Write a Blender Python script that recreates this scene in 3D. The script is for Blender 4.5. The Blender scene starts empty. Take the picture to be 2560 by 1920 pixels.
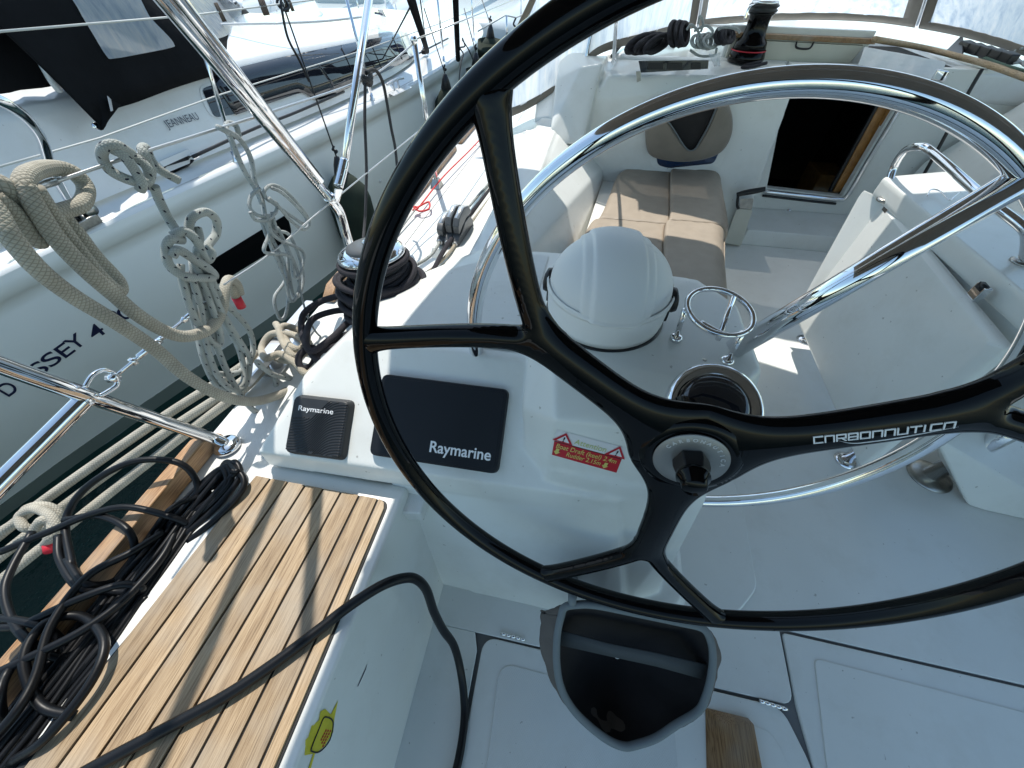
import bpy, bmesh, math, random
from mathutils import Vector, Matrix
from mathutils.bvhtree import BVHTree
random.seed(7)
R = math.radians
V = Vector
sc = bpy.context.scene
C = sc.collection

# ------------------------------------------------------------------ camera, world, sun, exposure
CAM_H, YAW, PITCH, FPX = 1.40, R(10.8), R(49), 960.0
cam_d = bpy.data.cameras.new('camera'); cam_d.sensor_width = 36; cam_d.lens = 36*FPX/2560
cam_d.clip_start = 0.02; cam_d.clip_end = 900
cam = bpy.data.objects.new('camera', cam_d); C.objects.link(cam)
hd = V((-math.sin(YAW), math.cos(YAW), 0)); rt = V((math.cos(YAW), math.sin(YAW), 0)); zz = V((0, 0, 1))
fwd = math.cos(PITCH)*hd - math.sin(PITCH)*zz; upv = math.sin(PITCH)*hd + math.cos(PITCH)*zz
CP = V((0, 0, CAM_H))
cam.matrix_world = Matrix(((rt.x, upv.x, -fwd.x, CP.x), (rt.y, upv.y, -fwd.y, CP.y), (rt.z, upv.z, -fwd.z, CP.z), (0, 0, 0, 1)))
sc.camera = cam

SUN_AZ, SUN_EL = R(-29), R(64)        # azimuth from the bow (+Y), negative to port
w = bpy.data.worlds.new('World'); sc.world = w; w.use_nodes = True
nt = w.node_tree; nt.nodes.clear()
sk = nt.nodes.new('ShaderNodeTexSky'); sk.sky_type = 'NISHITA'; sk.sun_disc = False
sk.sun_elevation = SUN_EL; sk.sun_rotation = SUN_AZ; sk.air_density = 1.0; sk.dust_density = 0.6; sk.ozone_density = 1.0
bg = nt.nodes.new('ShaderNodeBackground'); bg.inputs['Strength'].default_value = 0.15
wo = nt.nodes.new('ShaderNodeOutputWorld')
tn_ = nt.nodes.new('ShaderNodeMix'); tn_.data_type = 'RGBA'; tn_.blend_type = 'MULTIPLY'; tn_.inputs[0].default_value = 1
tn_.inputs[7].default_value = (1.0, 1.05, .93, 1)      # the photograph's sky leans to cyan
nt.links.new(sk.outputs[0], tn_.inputs[6]); nt.links.new(tn_.outputs[2], bg.inputs[0]); nt.links.new(bg.outputs[0], wo.inputs[0])
sd = bpy.data.lights.new('sun', 'SUN'); sd.energy = 2.9; sd.angle = R(0.5); sd.color = (1.0, 0.955, 0.88)
sun = bpy.data.objects.new('sun', sd); C.objects.link(sun)
sun_dir = V((math.sin(SUN_AZ)*math.cos(SUN_EL), math.cos(SUN_AZ)*math.cos(SUN_EL), math.sin(SUN_EL)))
sun.rotation_euler = sun_dir.to_track_quat('Z', 'Y').to_euler()
sc.view_settings.view_transform = 'Standard'; sc.view_settings.look = 'None'
sc.view_settings.exposure = 0.78; sc.view_settings.gamma = 1.0
sc.view_settings.use_curve_mapping = False
try:
    sc.cycles.max_bounces = 10; sc.cycles.use_denoising = True
except Exception:
    pass

# ------------------------------------------------------------------ from a measured point of the photograph to a point of the place
def U(px, py, z=None, x=None, y=None, t=None):
    d = (px-1280)/FPX*rt - (py-960)/FPX*upv + fwd
    if z is not None: s = (z-CP.z)/d.z
    elif x is not None: s = x/d.x
    elif y is not None: s = y/d.y
    else: s = t
    return CP + s*d

def hit(px, py, tree, off=0.0):
    d = ((px-1280)/FPX*rt - (py-960)/FPX*upv + fwd).normalized()
    loc, n, i, ds = tree.ray_cast(CP, d)
    if loc is None: return None, None
    if n.dot(d) > 0: n = -n
    return loc + n*off, n

# ------------------------------------------------------------------ materials
MATS = {}
def mat(name, color=(.8, .8, .8), rough=.4, metal=0, coat=0, coat_rough=.05, spec=.5, var=0, vscale=8, bump=0, bscale=60,
        bdist=.001, alpha=1, trans=0, col2=None, ior=1.45, kind=None, sheen=0):
    if name in MATS: return MATS[name]
    m = bpy.data.materials.new(name); m.use_nodes = True
    n = m.node_tree; N = n.nodes; L = n.links
    b = N['Principled BSDF']
    b.inputs['Base Color'].default_value = (*color, 1); b.inputs['Roughness'].default_value = rough
    b.inputs['Metallic'].default_value = metal; b.inputs['Coat Weight'].default_value = coat
    b.inputs['Coat Roughness'].default_value = coat_rough; b.inputs['Specular IOR Level'].default_value = spec
    b.inputs['Alpha'].default_value = alpha; b.inputs['Transmission Weight'].default_value = trans; b.inputs['IOR'].default_value = ior
    b.inputs['Sheen Weight'].default_value = sheen
    tc = N.new('ShaderNodeTexCoord')
    if var or col2:
        nz = N.new('ShaderNodeTexNoise'); nz.inputs['Scale'].default_value = vscale; nz.inputs['Detail'].default_value = 6
        L.new(tc.outputs['Object'], nz.inputs['Vector'])
        rp = N.new('ShaderNodeValToRGB'); rp.color_ramp.elements[0].position = .32; rp.color_ramp.elements[1].position = .68
        c2 = col2 or tuple(c*(1-var) for c in color)
        rp.color_ramp.elements[0].color = (*c2, 1); rp.color_ramp.elements[1].color = (*color, 1)
        L.new(nz.outputs[0], rp.inputs[0]); L.new(rp.outputs[0], b.inputs['Base Color'])
    if bump:
        nb = N.new('ShaderNodeTexNoise'); nb.inputs['Scale'].default_value = bscale; nb.inputs['Detail'].default_value = 4
        L.new(tc.outputs['Object'], nb.inputs['Vector'])
        bp = N.new('ShaderNodeBump'); bp.inputs['Strength'].default_value = bump; bp.inputs['Distance'].default_value = bdist
        L.new(nb.outputs[0], bp.inputs['Height']); L.new(bp.outputs[0], b.inputs['Normal'])
    MATS[name] = m
    return m

def _nodes(m): return m.node_tree.nodes, m.node_tree.links, m.node_tree.nodes['Principled BSDF']

GEL = mat('gelcoat', (.77, .78, .75), .30, coat=.28, coat_rough=.12, var=.06, vscale=3, bump=.04, bscale=9, bdist=.004)
MATTEW = mat('matte white plastic', (.88, .88, .87), .5, var=.03, vscale=6)
NBGEL = mat('neighbour gelcoat', (.74, .75, .74), .2, coat=.4, var=.05, vscale=1.5, bump=.03, bscale=4, bdist=.01)
HULLG = mat('hull gelcoat', (.84, .86, .82), .28, coat=.15, var=.08, vscale=.9, bump=.05, bscale=1.7, bdist=.02)
CHROME = mat('polished steel', (.82, .82, .84), .045, metal=1, bump=.02, bscale=40, var=.08, vscale=25)
DULLSTEEL = mat('dull steel', (.5, .49, .46), .3, metal=1, var=.35, vscale=40)
CARBON = mat('black lacquer', (.0015, .0015, .002), .03, spec=.22)
BLKPL = mat('black plastic', (.014, .014, .016), .38, bump=.15, bscale=700, bdist=.0004)
COVER = mat('cover plastic', (.009, .011, .015), .5, spec=.35, bump=.25, bscale=900, bdist=.0004)
COVERLIT = mat('sunlit cover plastic', (.028, .031, .035), .5, var=.2, vscale=20, bump=.25, bscale=900, bdist=.0004)  # direct sun on the small cover put into a lighter grey
GREYPL = mat('grey plastic', (.09, .095, .1), .35)
CABLE = mat('black cable rubber', (.007, .0075, .009), .38, spec=.3, var=.4, vscale=14, bump=.1, bscale=120)
CANVAS = mat('taupe canvas', (.24, .205, .165), .9, var=.18, vscale=10, bump=.4, bscale=900, bdist=.0006, sheen=.3)
CANVAS_D = mat('bag canvas', (.135, .115, .10), .9, var=.15, vscale=12, bump=.4, bscale=900, bdist=.0006)
BLKCANVAS = mat('black canvas', (.008, .0085, .010), .9, spec=.2, var=.4, vscale=5, bump=.5, bscale=14, bdist=.012)
PIPING = mat('grey webbing', (.16, .18, .185), .7, bump=.3, bscale=900)
MESH = mat('black mesh fabric', (.026, .022, .022), .8, bump=.4, bscale=1200, bdist=.001, var=.5, vscale=6)
CUSH = mat('taupe leatherette', (.35, .29, .225), .5, var=.10, vscale=18, bump=.5, bscale=45, bdist=.0018)
DARKGLASS = mat('dark glazing', (.012, .014, .02), .04, coat=1, coat_rough=.02)
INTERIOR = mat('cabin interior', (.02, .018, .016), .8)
ORANGEWOOD = mat('varnished wood', (.42, .20, .06), .25, coat=.6, var=.3, vscale=30)
FENDER = mat('fender cloth', (.022, .034, .022), .85, var=.35, vscale=9, bump=.5, bscale=300)
RED = mat('red tape', (.55, .02, .04), .5)
REDLINE = mat('red line', (.62, .05, .05), .7, bump=.5, bscale=400)
PLATE = mat('brushed hub plate', (.26, .26, .26), .42, metal=.6, bump=.1, bscale=300)
WHITEPR = mat('white print', (.82, .83, .85), .5)
GREYPR = mat('grey print', (.55, .55, .56), .45)
NAVYPR = mat('navy print', (.012, .014, .05), .4)
STICKW = mat('sticker white', (.72, .71, .72), .35)
STICKR = mat('sticker red', (.50, .02, .035), .35)
STICKY = mat('sticker yellow', (.62, .55, .16), .4)
STICKYY = mat('worn yellow sticker', (.66, .57, .03), .4, var=.15, vscale=60)
STICKG = mat('sticker letter green', (.5, .56, .22), .4)
ALU = mat('anodised aluminium', (.66, .67, .68), .28, metal=.6, bump=.1, bscale=200)
HULLSHADE = mat('shaded lower hull', (.22, .26, .235), .3, var=.15, vscale=2)  # shade on the turn of the hull painted as a grey-green band
ANTIF = mat('antifoul', (.012, .05, .045), .6)
CAULK = mat('seam caulk', (.01, .01, .011), .6)
GAPM = mat('seam shadow gelcoat', (.17, .17, .17), .5)
WIRE = mat('rigging wire', (.55, .56, .56), .3, metal=.8)
WIREW = mat('coated lifeline', (.62, .62, .58), .5)
PEG = mat('weathered peg wood', (.13, .10, .08), .8)
BLUEGL = mat('blue glazing', (.01, .035, .10), .05, coat=1)
CLEARPL = mat('clear pocket plastic', (.7, .75, .78), .1, alpha=.35)
CREAM = mat('cream gelcoat', (.62, .60, .52), .3, var=.06)

def nonskid():
    m = mat('moulded nonskid', (.70, .71, .69), .42, var=.05, vscale=5)
    N, L, b = _nodes(m)
    tc = N.new('ShaderNodeTexCoord'); mp = N.new('ShaderNodeMapping'); mp.inputs['Rotation'].default_value = (0, 0, R(45))
    L.new(tc.outputs['Object'], mp.inputs['Vector'])
    ck = N.new('ShaderNodeTexVoronoi'); ck.inputs['Scale'].default_value = 210; ck.inputs['Randomness'].default_value = 0
    L.new(mp.outputs[0], ck.inputs['Vector'])
    bp = N.new('ShaderNodeBump'); bp.inputs['Strength'].default_value = .7; bp.inputs['Distance'].default_value = .0014
    L.new(ck.outputs['Distance'], bp.inputs['Height']); L.new(bp.outputs[0], b.inputs['Normal'])
    return m
NONSKID = nonskid()
def speckle(m, thr=.735, amt=.55):
    N, L, b = _nodes(m); tc = N.new('ShaderNodeTexCoord')
    src = b.inputs['Base Color'].links[0].from_socket
    a = N.new('ShaderNodeTexNoise'); a.inputs['Scale'].default_value = 55; a.inputs['Detail'].default_value = 2
    g = N.new('ShaderNodeTexNoise'); g.inputs['Scale'].default_value = 4.5; g.inputs['Detail'].default_value = 8; g.inputs['Roughness'].default_value = .7
    L.new(tc.outputs['Object'], a.inputs['Vector']); L.new(tc.outputs['Object'], g.inputs['Vector'])
    r = N.new('ShaderNodeMapRange'); r.inputs[1].default_value = thr; r.inputs[2].default_value = thr+.03; r.inputs[4].default_value = amt
    L.new(a.outputs[0], r.inputs[0])
    mx = N.new('ShaderNodeMix'); mx.data_type = 'RGBA'; mx.inputs[7].default_value = (.22, .20, .17, 1)
    L.new(r.outputs[0], mx.inputs[0]); L.new(src, mx.inputs[6])
    r2 = N.new('ShaderNodeMapRange'); r2.inputs[1].default_value = .5; r2.inputs[2].default_value = .8; r2.inputs[4].default_value = .35
    L.new(g.outputs[0], r2.inputs[0])
    m2 = N.new('ShaderNodeMix'); m2.data_type = 'RGBA'; m2.inputs[7].default_value = (.52, .50, .43, 1)
    L.new(r2.outputs[0], m2.inputs[0]); L.new(mx.outputs[2], m2.inputs[6]); L.new(m2.outputs[2], b.inputs['Base Color'])
    mr = N.new('ShaderNodeMapRange'); mr.inputs[3].default_value = b.inputs['Roughness'].default_value-.06; mr.inputs[4].default_value = b.inputs['Roughness'].default_value+.12
    L.new(g.outputs[0], mr.inputs[0]); L.new(mr.outputs[0], b.inputs['Roughness'])
speckle(GEL); speckle(NONSKID, .72, .6); speckle(NBGEL, .76, .4)

def teak(name, a, bcol, rough=.6):
    m = mat(name, a, rough)
    N, L, b = _nodes(m)
    tc = N.new('ShaderNodeTexCoord'); mp = N.new('ShaderNodeMapping'); mp.inputs['Scale'].default_value = (1, .028, 1)
    oi = N.new('ShaderNodeObjectInfo')
    ad = N.new('ShaderNodeVectorMath'); ad.operation = 'ADD'
    mu = N.new('ShaderNodeMath'); mu.operation = 'MULTIPLY'; mu.inputs[1].default_value = 37
    L.new(oi.outputs['Random'], mu.inputs[0]); L.new(tc.outputs['Object'], ad.inputs[0]); L.new(mu.outputs[0], ad.inputs[1])
    L.new(ad.outputs[0], mp.inputs['Vector'])
    n1 = N.new('ShaderNodeTexNoise'); n1.inputs['Scale'].default_value = 520; n1.inputs['Detail'].default_value = 5; n1.inputs['Distortion'].default_value = .6
    n2 = N.new('ShaderNodeTexNoise'); n2.inputs['Scale'].default_value = 60; n2.inputs['Detail'].default_value = 3
    n3 = N.new('ShaderNodeTexNoise'); n3.inputs['Scale'].default_value = 9
    L.new(mp.outputs[0], n1.inputs['Vector']); L.new(mp.outputs[0], n2.inputs['Vector']); L.new(ad.outputs[0], n3.inputs['Vector'])
    rp = N.new('ShaderNodeValToRGB'); e = rp.color_ramp.elements
    e[0].position = .3; e[0].color = (*[c*.6 for c in bcol], 1); e[1].position = .55; e[1].color = (*a, 1)
    k = e.new(.42); k.color = (*bcol, 1)
    L.new(n1.outputs[0], rp.inputs[0])
    mx = N.new('ShaderNodeMix'); mx.data_type = 'RGBA'; mx.blend_type = 'MULTIPLY'; mx.inputs[0].default_value = .6
    rp2 = N.new('ShaderNodeValToRGB'); rp2.color_ramp.elements[0].position = .35; rp2.color_ramp.elements[0].color = (.6, .55, .5, 1); rp2.color_ramp.elements[1].position = .6
    L.new(n2.outputs[0], rp2.inputs[0]); L.new(rp.outputs[0], mx.inputs[6]); L.new(rp2.outputs[0], mx.inputs[7])
    hs = N.new('ShaderNodeHueSaturation')
    mr = N.new('ShaderNodeMapRange'); mr.inputs[3].default_value = .82; mr.inputs[4].default_value = 1.15
    L.new(oi.outputs['Random'], mr.inputs[0]); L.new(mr.outputs[0], hs.inputs['Value']); L.new(mx.outputs[2], hs.inputs['Color'])
    mx2 = N.new('ShaderNodeMix'); mx2.data_type = 'RGBA'; mx2.blend_type = 'MIX'; mx2.inputs[7].default_value = (.36, .33, .28, 1)
    mr2 = N.new('ShaderNodeMapRange'); mr2.inputs[1].default_value = .45; mr2.inputs[2].default_value = .75; mr2.inputs[4].default_value = .5
    L.new(n3.outputs[0], mr2.inputs[0]); L.new(mr2.outputs[0], mx2.inputs[0]); L.new(hs.outputs[0], mx2.inputs[6])
    L.new(mx2.outputs[2], b.inputs['Base Color'])
    bp = N.new('ShaderNodeBump'); bp.inputs['Strength'].default_value = .6; bp.inputs['Distance'].default_value = .0008
    L.new(n1.outputs[0], bp.inputs['Height']); L.new(bp.outputs[0], b.inputs['Normal'])
    return m
TEAK = teak('weathered teak', (.44, .32, .195), (.33, .225, .125))
TEAKOIL = teak('oiled teak', (.42, .25, .12), (.27, .14, .06), .4)

def rope(name, a, dark, pitch=.011, fleck=None, fl_pitch=.045):
    """braided rope: UV.x = metres along, UV.y = 0..1 around"""
    m = mat(name, a, .85)
    N, L, b = _nodes(m)
    uv = N.new('ShaderNodeUVMap'); sp = N.new('ShaderNodeSeparateXYZ'); L.new(uv.outputs[0], sp.inputs[0])
    def mth(op, x=None, y=None):
        q = N.new('ShaderNodeMath'); q.operation = op
        for i, v in ((0, x), (1, y)):
            if v is None: continue
            if isinstance(v, (int, float)): q.inputs[i].default_value = v
            else: L.new(v, q.inputs[i])
        return q.outputs[0]
    uu = mth('MULTIPLY', sp.outputs[0], 2*math.pi/pitch); vv = mth('MULTIPLY', sp.outputs[1], 2*math.pi*8)
    s1 = mth('ABSOLUTE', mth('SINE', mth('MULTIPLY', mth('ADD', uu, vv), .5)))
    s2 = mth('ABSOLUTE', mth('SINE', mth('MULTIPLY', mth('SUBTRACT', uu, vv), .5)))
    h = mth('MINIMUM', s1, s2)
    rp = N.new('ShaderNodeValToRGB'); rp.color_ramp.elements[0].color = (*dark, 1); rp.color_ramp.elements[1].color = (*a, 1); rp.color_ramp.elements[1].position = .5
    L.new(h, rp.inputs[0]); col = rp.outputs[0]
    tc = N.new('ShaderNodeTexCoord'); nz = N.new('ShaderNodeTexNoise'); nz.inputs['Scale'].default_value = 22
    L.new(tc.outputs['Object'], nz.inputs['Vector'])
    mx = N.new('ShaderNodeMix'); mx.data_type = 'RGBA'; mx.blend_type = 'MULTIPLY'; mx.inputs[0].default_value = .5
    L.new(col, mx.inputs[6]); L.new(nz.outputs[0], mx.inputs[7])
    g = N.new('ShaderNodeMix'); g.data_type = 'RGBA'; g.blend_type = 'MULTIPLY'; g.inputs[0].default_value = 1; g.inputs[7].default_value = (1.28,)*3+(1,)
    L.new(mx.outputs[2], g.inputs[6]); col = g.outputs[2]
    if fleck:
        f1 = mth('LESS_THAN', mth('FRACT', mth('DIVIDE', sp.outputs[0], fl_pitch)), .20)
        f2 = mth('LESS_THAN', mth('ABSOLUTE', mth('SUBTRACT', mth('FRACT', mth('ADD', mth('MULTIPLY', sp.outputs[1], 3), mth('MULTIPLY', sp.outputs[0], 24))), .5)), .10)
        f = mth('MULTIPLY', f1, f2)
        q = N.new('ShaderNodeMix'); q.data_type = 'RGBA'; q.inputs[7].default_value = (*fleck, 1)
        L.new(f, q.inputs[0]); L.new(col, q.inputs[6]); col = q.outputs[2]
    L.new(col, b.inputs['Base Color'])
    bp = N.new('ShaderNodeBump'); bp.inputs['Strength'].default_value = .8; bp.inputs['Distance'].default_value = .0012
    L.new(h, bp.inputs['Height']); L.new(bp.outputs[0], b.inputs['Normal'])
    return m
ROPE_BEIGE = rope('beige braided rope', (.45, .42, .35), (.26, .24, .195), .0070)
ROPE_GREY = rope('grey flecked rope', (.46, .48, .45), (.32, .335, .32), .0045, (.012, .015, .035), .026)
ROPE_THIN = rope('pale thin rope', (.50, .53, .52), (.36, .38, .38), .004, (.14, .18, .22), .02)
ROPE_BLACK = rope('black braided rope', (.036, .033, .042), (.006, .006, .008), .0065)
ROPE_TAN = rope('tan old rope', (.50, .45, .36), (.28, .25, .19), .007)

def vinyl():
    m = mat('crinkled clear vinyl', (.55, .66, .80), .12)
    N, L, b = _nodes(m)
    tc = N.new('ShaderNodeTexCoord'); mp = N.new('ShaderNodeMapping'); mp.inputs['Rotation'].default_value = (0, R(28), R(20)); mp.inputs['Scale'].default_value = (2.6, 2.6, .5)
    L.new(tc.outputs['Object'], mp.inputs['Vector'])
    nz = N.new('ShaderNodeTexNoise'); nz.inputs['Scale'].default_value = 8; nz.inputs['Detail'].default_value = 8; nz.inputs['Roughness'].default_value = .6; nz.inputs['Distortion'].default_value = .35
    L.new(mp.outputs[0], nz.inputs['Vector'])
    rp = N.new('ShaderNodeValToRGB'); e = rp.color_ramp.elements
    e[0].position = .33; e[0].color = (.50, .60, .72, 1); e[1].position = .66; e[1].color = (.90, .92, .93, 1)
    k = e.new(.5); k.color = (.74, .81, .87, 1)
    L.new(nz.outputs[0], rp.inputs[0]); L.new(rp.outputs[0], b.inputs['Base Color'])
    bp = N.new('ShaderNodeBump'); bp.inputs['Strength'].default_value = .5; bp.inputs['Distance'].default_value = .03
    L.new(nz.outputs[0], bp.inputs['Height']); L.new(bp.outputs[0], b.inputs['Normal'])
    tr = N.new('ShaderNodeBsdfTranslucent'); L.new(rp.outputs[0], tr.inputs[0])
    tp = N.new('ShaderNodeBsdfTransparent')
    m1 = N.new('ShaderNodeMixShader'); m1.inputs[0].default_value = .6
    L.new(b.outputs[0], m1.inputs[1]); L.new(tr.outputs[0], m1.inputs[2])
    m2 = N.new('ShaderNodeMixShader'); m2.inputs[0].default_value = .08
    L.new(m1.outputs[0], m2.inputs[1]); L.new(tp.outputs[0], m2.inputs[2])
    L.new(m2.outputs[0], N['Material Output'].inputs[0])
    return m
VINYL = vinyl()

def water():
    m = mat('harbour water', (.004, .020, .019), .06, spec=.5)
    N, L, b = _nodes(m)
    tc = N.new('ShaderNodeTexCoord')
    n1 = N.new('ShaderNodeTexNoise'); n1.inputs['Scale'].default_value = 3.2; n1.inputs['Detail'].default_value = 5; n1.inputs['Distortion'].default_value = .6
    L.new(tc.outputs['Object'], n1.inputs['Vector'])
    bp = N.new('ShaderNodeBump'); bp.inputs['Strength'].default_value = .55; bp.inputs['Distance'].default_value = .12
    L.new(n1.outputs[0], bp.inputs['Height']); L.new(bp.outputs[0], b.inputs['Normal'])
    return m
WATER = water()

# ------------------------------------------------------------------ mesh helpers
def tag(o, label=None, cat=None, group=None, kind=None):
    if label: o['label'] = label
    if cat: o['category'] = cat
    if group: o['group'] = group
    if kind: o['kind'] = kind
    return o

def link(name, me, m=None, parent=None, smooth=True, bevel=0, seg=3, sub=0, remesh=0, smo=0, solid=0, ang=35):
    me.update()
    if m: me.materials.append(m)
    o = bpy.data.objects.new(name, me); C.objects.link(o)
    if parent:
        o.parent = parent; o.matrix_parent_inverse = Matrix.Translation(-V(parent.location))
    if solid:
        s = o.modifiers.new('solid', 'SOLIDIFY'); s.thickness = solid; s.offset = 0
    if remesh:
        s = o.modifiers.new('remesh', 'REMESH'); s.mode = 'VOXEL'; s.voxel_size = remesh; s.use_smooth_shade = True
        if smo:
            k = o.modifiers.new('smooth', 'SMOOTH'); k.factor = .5; k.iterations = smo
    if bevel:
        s = o.modifiers.new('bevel', 'BEVEL'); s.width = bevel; s.segments = seg; s.limit_method = 'ANGLE'; s.angle_limit = R(ang)
        s.harden_normals = False
    if sub:
        s = o.modifiers.new('sub', 'SUBSURF'); s.levels = sub; s.render_levels = sub
    if smooth:
        for p in me.polygons: p.use_smooth = True
        if bevel:
            k = o.modifiers.new('wn', 'WEIGHTED_NORMAL'); k.keep_sharp = False
    return o

def thing(name, label, cat, loc=(0, 0, 0), group=None):
    o = bpy.data.objects.new(name, None); C.objects.link(o); o.location = loc; o.empty_display_size = .05
    return tag(o, label, cat, group)

def pyd(name, vs, fs, m=None, parent=None, **k):
    me = bpy.data.meshes.new(name); me.from_pydata([tuple(v) for v in vs], [], fs)
    return link(name, me, m, parent, **k)

def bm_obj(name, bm, m=None, parent=None, **k):
    bmesh.ops.recalc_face_normals(bm, faces=bm.faces)
    me = bpy.data.meshes.new(name); bm.to_mesh(me); bm.free()
    return link(name, me, m, parent, **k)

def hull_into(bm, pts):
    vs = [bm.verts.new(tuple(p)) for p in pts]
    r = bmesh.ops.convex_hull(bm, input=vs)
    junk = [v for v in vs if v.is_valid and not v.link_faces]
    for v in junk: bm.verts.remove(v)

def hulls(name, sets, m, parent=None, **k):
    bm = bmesh.new()
    for s in sets: hull_into(bm, s)
    return bm_obj(name, bm, m, parent, **k)

def boxpts(x0, x1, y0, y1, z0, z1):
    return [(x, y, z) for x in (x0, x1) for y in (y0, y1) for z in (z0, z1)]

def prism(name, poly, z0, z1, m, parent=None, **k):
    """vertical prism on an xy outline"""
    n = len(poly)
    vs = [(p[0], p[1], z0) for p in poly] + [(p[0], p[1], z1) for p in poly]
    fs = [tuple(range(n-1, -1, -1)), tuple(range(n, 2*n))] + [(i, (i+1) % n, n+(i+1) % n, n+i) for i in range(n)]
    bm = bmesh.new(); b = [bm.verts.new(v) for v in vs]
    for f in fs: bm.faces.new([b[i] for i in f])
    return bm_obj(name, bm, m, parent, **k)

def roundpoly(poly, r, n=5):
    out = []
    N_ = len(poly)
    for i in range(N_):
        p0, p, p1 = V(poly[i-1]), V(poly[i]), V(poly[(i+1) % N_])
        rr = r[i] if isinstance(r, (list, tuple)) else r
        a = (p0-p); b_ = (p1-p); k = min(rr, a.length*.45, b_.length*.45)
        A = p+a.normalized()*k; B = p+b_.normalized()*k
        for j in range(n+1):
            s = j/n; out.append(tuple((1-s)**2*A + 2*s*(1-s)*p + s*s*B))
    return out

def cr(pts, sub=8, closed=False):
    """Catmull-Rom through points"""
    P = [V(p) for p in pts]; n = len(P); out = []
    rng = range(n if closed else n-1)
    for i in rng:
        p0 = P[(i-1) % n] if closed or i > 0 else P[0]*2-P[1]
        p1 = P[i]; p2 = P[(i+1) % n]
        p3 = P[(i+2) % n] if closed or i+2 < n else P[-1]*2-P[-2]
        for j in range(sub):
            t = j/sub
            out.append(.5*((2*p1)+(-p0+p2)*t+(2*p0-5*p1+4*p2-p3)*t*t+(-p0+3*p1-3*p2+p3)*t**3))
    if not closed: out.append(P[-1].copy())
    return out

def tube_into(bm, path, r, seg=10, closed=False, uvscale=True, cap=True):
    uvl = bm.loops.layers.uv.verify()
    n = len(path); T = []
    for i in range(n):
        a = path[(i-1) % n] if (closed or i > 0) else path[0]
        b = path[(i+1) % n] if (closed or i < n-1) else path[-1]
        d = (b-a); T.append(d.normalized() if d.length > 1e-9 else V((0, 0, 1)))
    nrm = T[0].orthogonal().normalized(); rings = []; L = [0]
    for i in range(n):
        if i: L.append(L[-1]+(path[i]-path[i-1]).length)
        nrm = (nrm - T[i]*nrm.dot(T[i])).normalized(); bi = T[i].cross(nrm)
        rr = r(i/(n-1)) if callable(r) else r
        rings.append([bm.verts.new(path[i] + rr*(math.cos(2*math.pi*j/seg)*nrm+math.sin(2*math.pi*j/seg)*bi)) for j in range(seg)])
    rn = n if closed else n-1
    off = 0
    if closed:      # match the last ring to the first
        best = min(range(seg), key=lambda k: (rings[-1][0].co-rings[0][k].co).length); off = best
    tot = L[-1] + (path[0]-path[-1]).length
    for i in range(rn):
        A = rings[i]; B = rings[(i+1) % n]; wrap = closed and i == n-1
        l0 = L[i]; l1 = tot if wrap else L[(i+1) % n]
        for j in range(seg):
            k0, k1 = j, (j+1) % seg
            b0, b1 = (k0+off) % seg if wrap else k0, (k1+off) % seg if wrap else k1
            f = bm.faces.new((A[k0], A[k1], B[b1], B[b0])); f.smooth = True
            for lp, (uu, vv) in zip(f.loops, ((l0, j/seg), (l0, (j+1)/seg), (l1, (j+1)/seg), (l1, j/seg))): lp[uvl].uv = (uu, vv)
    if cap and not closed:
        for rg, rev in ((rings[0], True), (rings[-1], False)):
            f = bm.faces.new(list(reversed(rg)) if rev else rg)
            for lp in f.loops: lp[uvl].uv = (0, 0)

def tube(name, pts, r, m, parent=None, sub=8, seg=10, closed=False, straight=False, **k):
    bm = bmesh.new()
    path = [V(p) for p in pts] if straight else cr(pts, sub, closed)
    tube_into(bm, path, r, seg, closed)
    me = bpy.data.meshes.new(name); bm.to_mesh(me); bm.free()
    return link(name, me, m, parent, **k)

def tubes(name, lst, r, m, parent=None, sub=8, seg=10, **k):
    bm = bmesh.new()
    for pts in lst: tube_into(bm, cr(pts, sub), r, seg)
    me = bpy.data.meshes.new(name); bm.to_mesh(me); bm.free()
    return link(name, me, m, parent, **k)

def basis(n, up=V((0, 0, 1))):
    n = V(n).normalized(); v = (up - n*up.dot(n))
    if v.length < 1e-4: v = V((0, 1, 0)) - n*n.y
    v.normalize(); u = v.cross(n); return u, v, n

def lathe(name, prof, org, axis, m, parent=None, seg=48, cap=True, up=V((0, 1, 0)), **k):
    """prof: list of (radius, height along the axis)"""
    u, v, n = basis(axis, up); org = V(org)
    bm = bmesh.new(); rings = []
    for r, h in prof:
        if r < 1e-6: rings.append([bm.verts.new(org+n*h)])
        else: rings.append([bm.verts.new(org+n*h+r*(math.cos(2*math.pi*j/seg)*u+math.sin(2*math.pi*j/seg)*v)) for j in range(seg)])
    for a, b in zip(rings, rings[1:]):
        for j in range(seg):
            j2 = (j+1) % seg
            if len(a) == 1 and len(b) == 1: continue
            if len(a) == 1: bm.faces.new((a[0], b[j2], b[j]))
            elif len(b) == 1: bm.faces.new((a[j], a[j2], b[0]))
            else: bm.faces.new((a[j], a[j2], b[j2], b[j]))
    if cap:
        for q in (rings[0], rings[-1]):
            if len(q) > 1: bm.faces.new(q)
    o = bm_obj(name, bm, m, parent, **k)
    return o

def torus(name, c, n, Rr, r, m, parent=None, segR=160, seg=20, a0=None, a1=None):
    u, v, n = basis(n); c = V(c)
    if a0 is None: path = [c+Rr*(math.cos(2*math.pi*i/segR)*u+math.sin(2*math.pi*i/segR)*v) for i in range(segR)]; cl = True
    else: path = [c+Rr*(math.cos(a0+(a1-a0)*i/segR)*u+math.sin(a0+(a1-a0)*i/segR)*v) for i in range(segR+1)]; cl = False
    bm = bmesh.new(); tube_into(bm, path, r, seg, cl)
    me = bpy.data.meshes.new(name); bm.to_mesh(me); bm.free()
    return link(name, me, m, parent)

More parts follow.
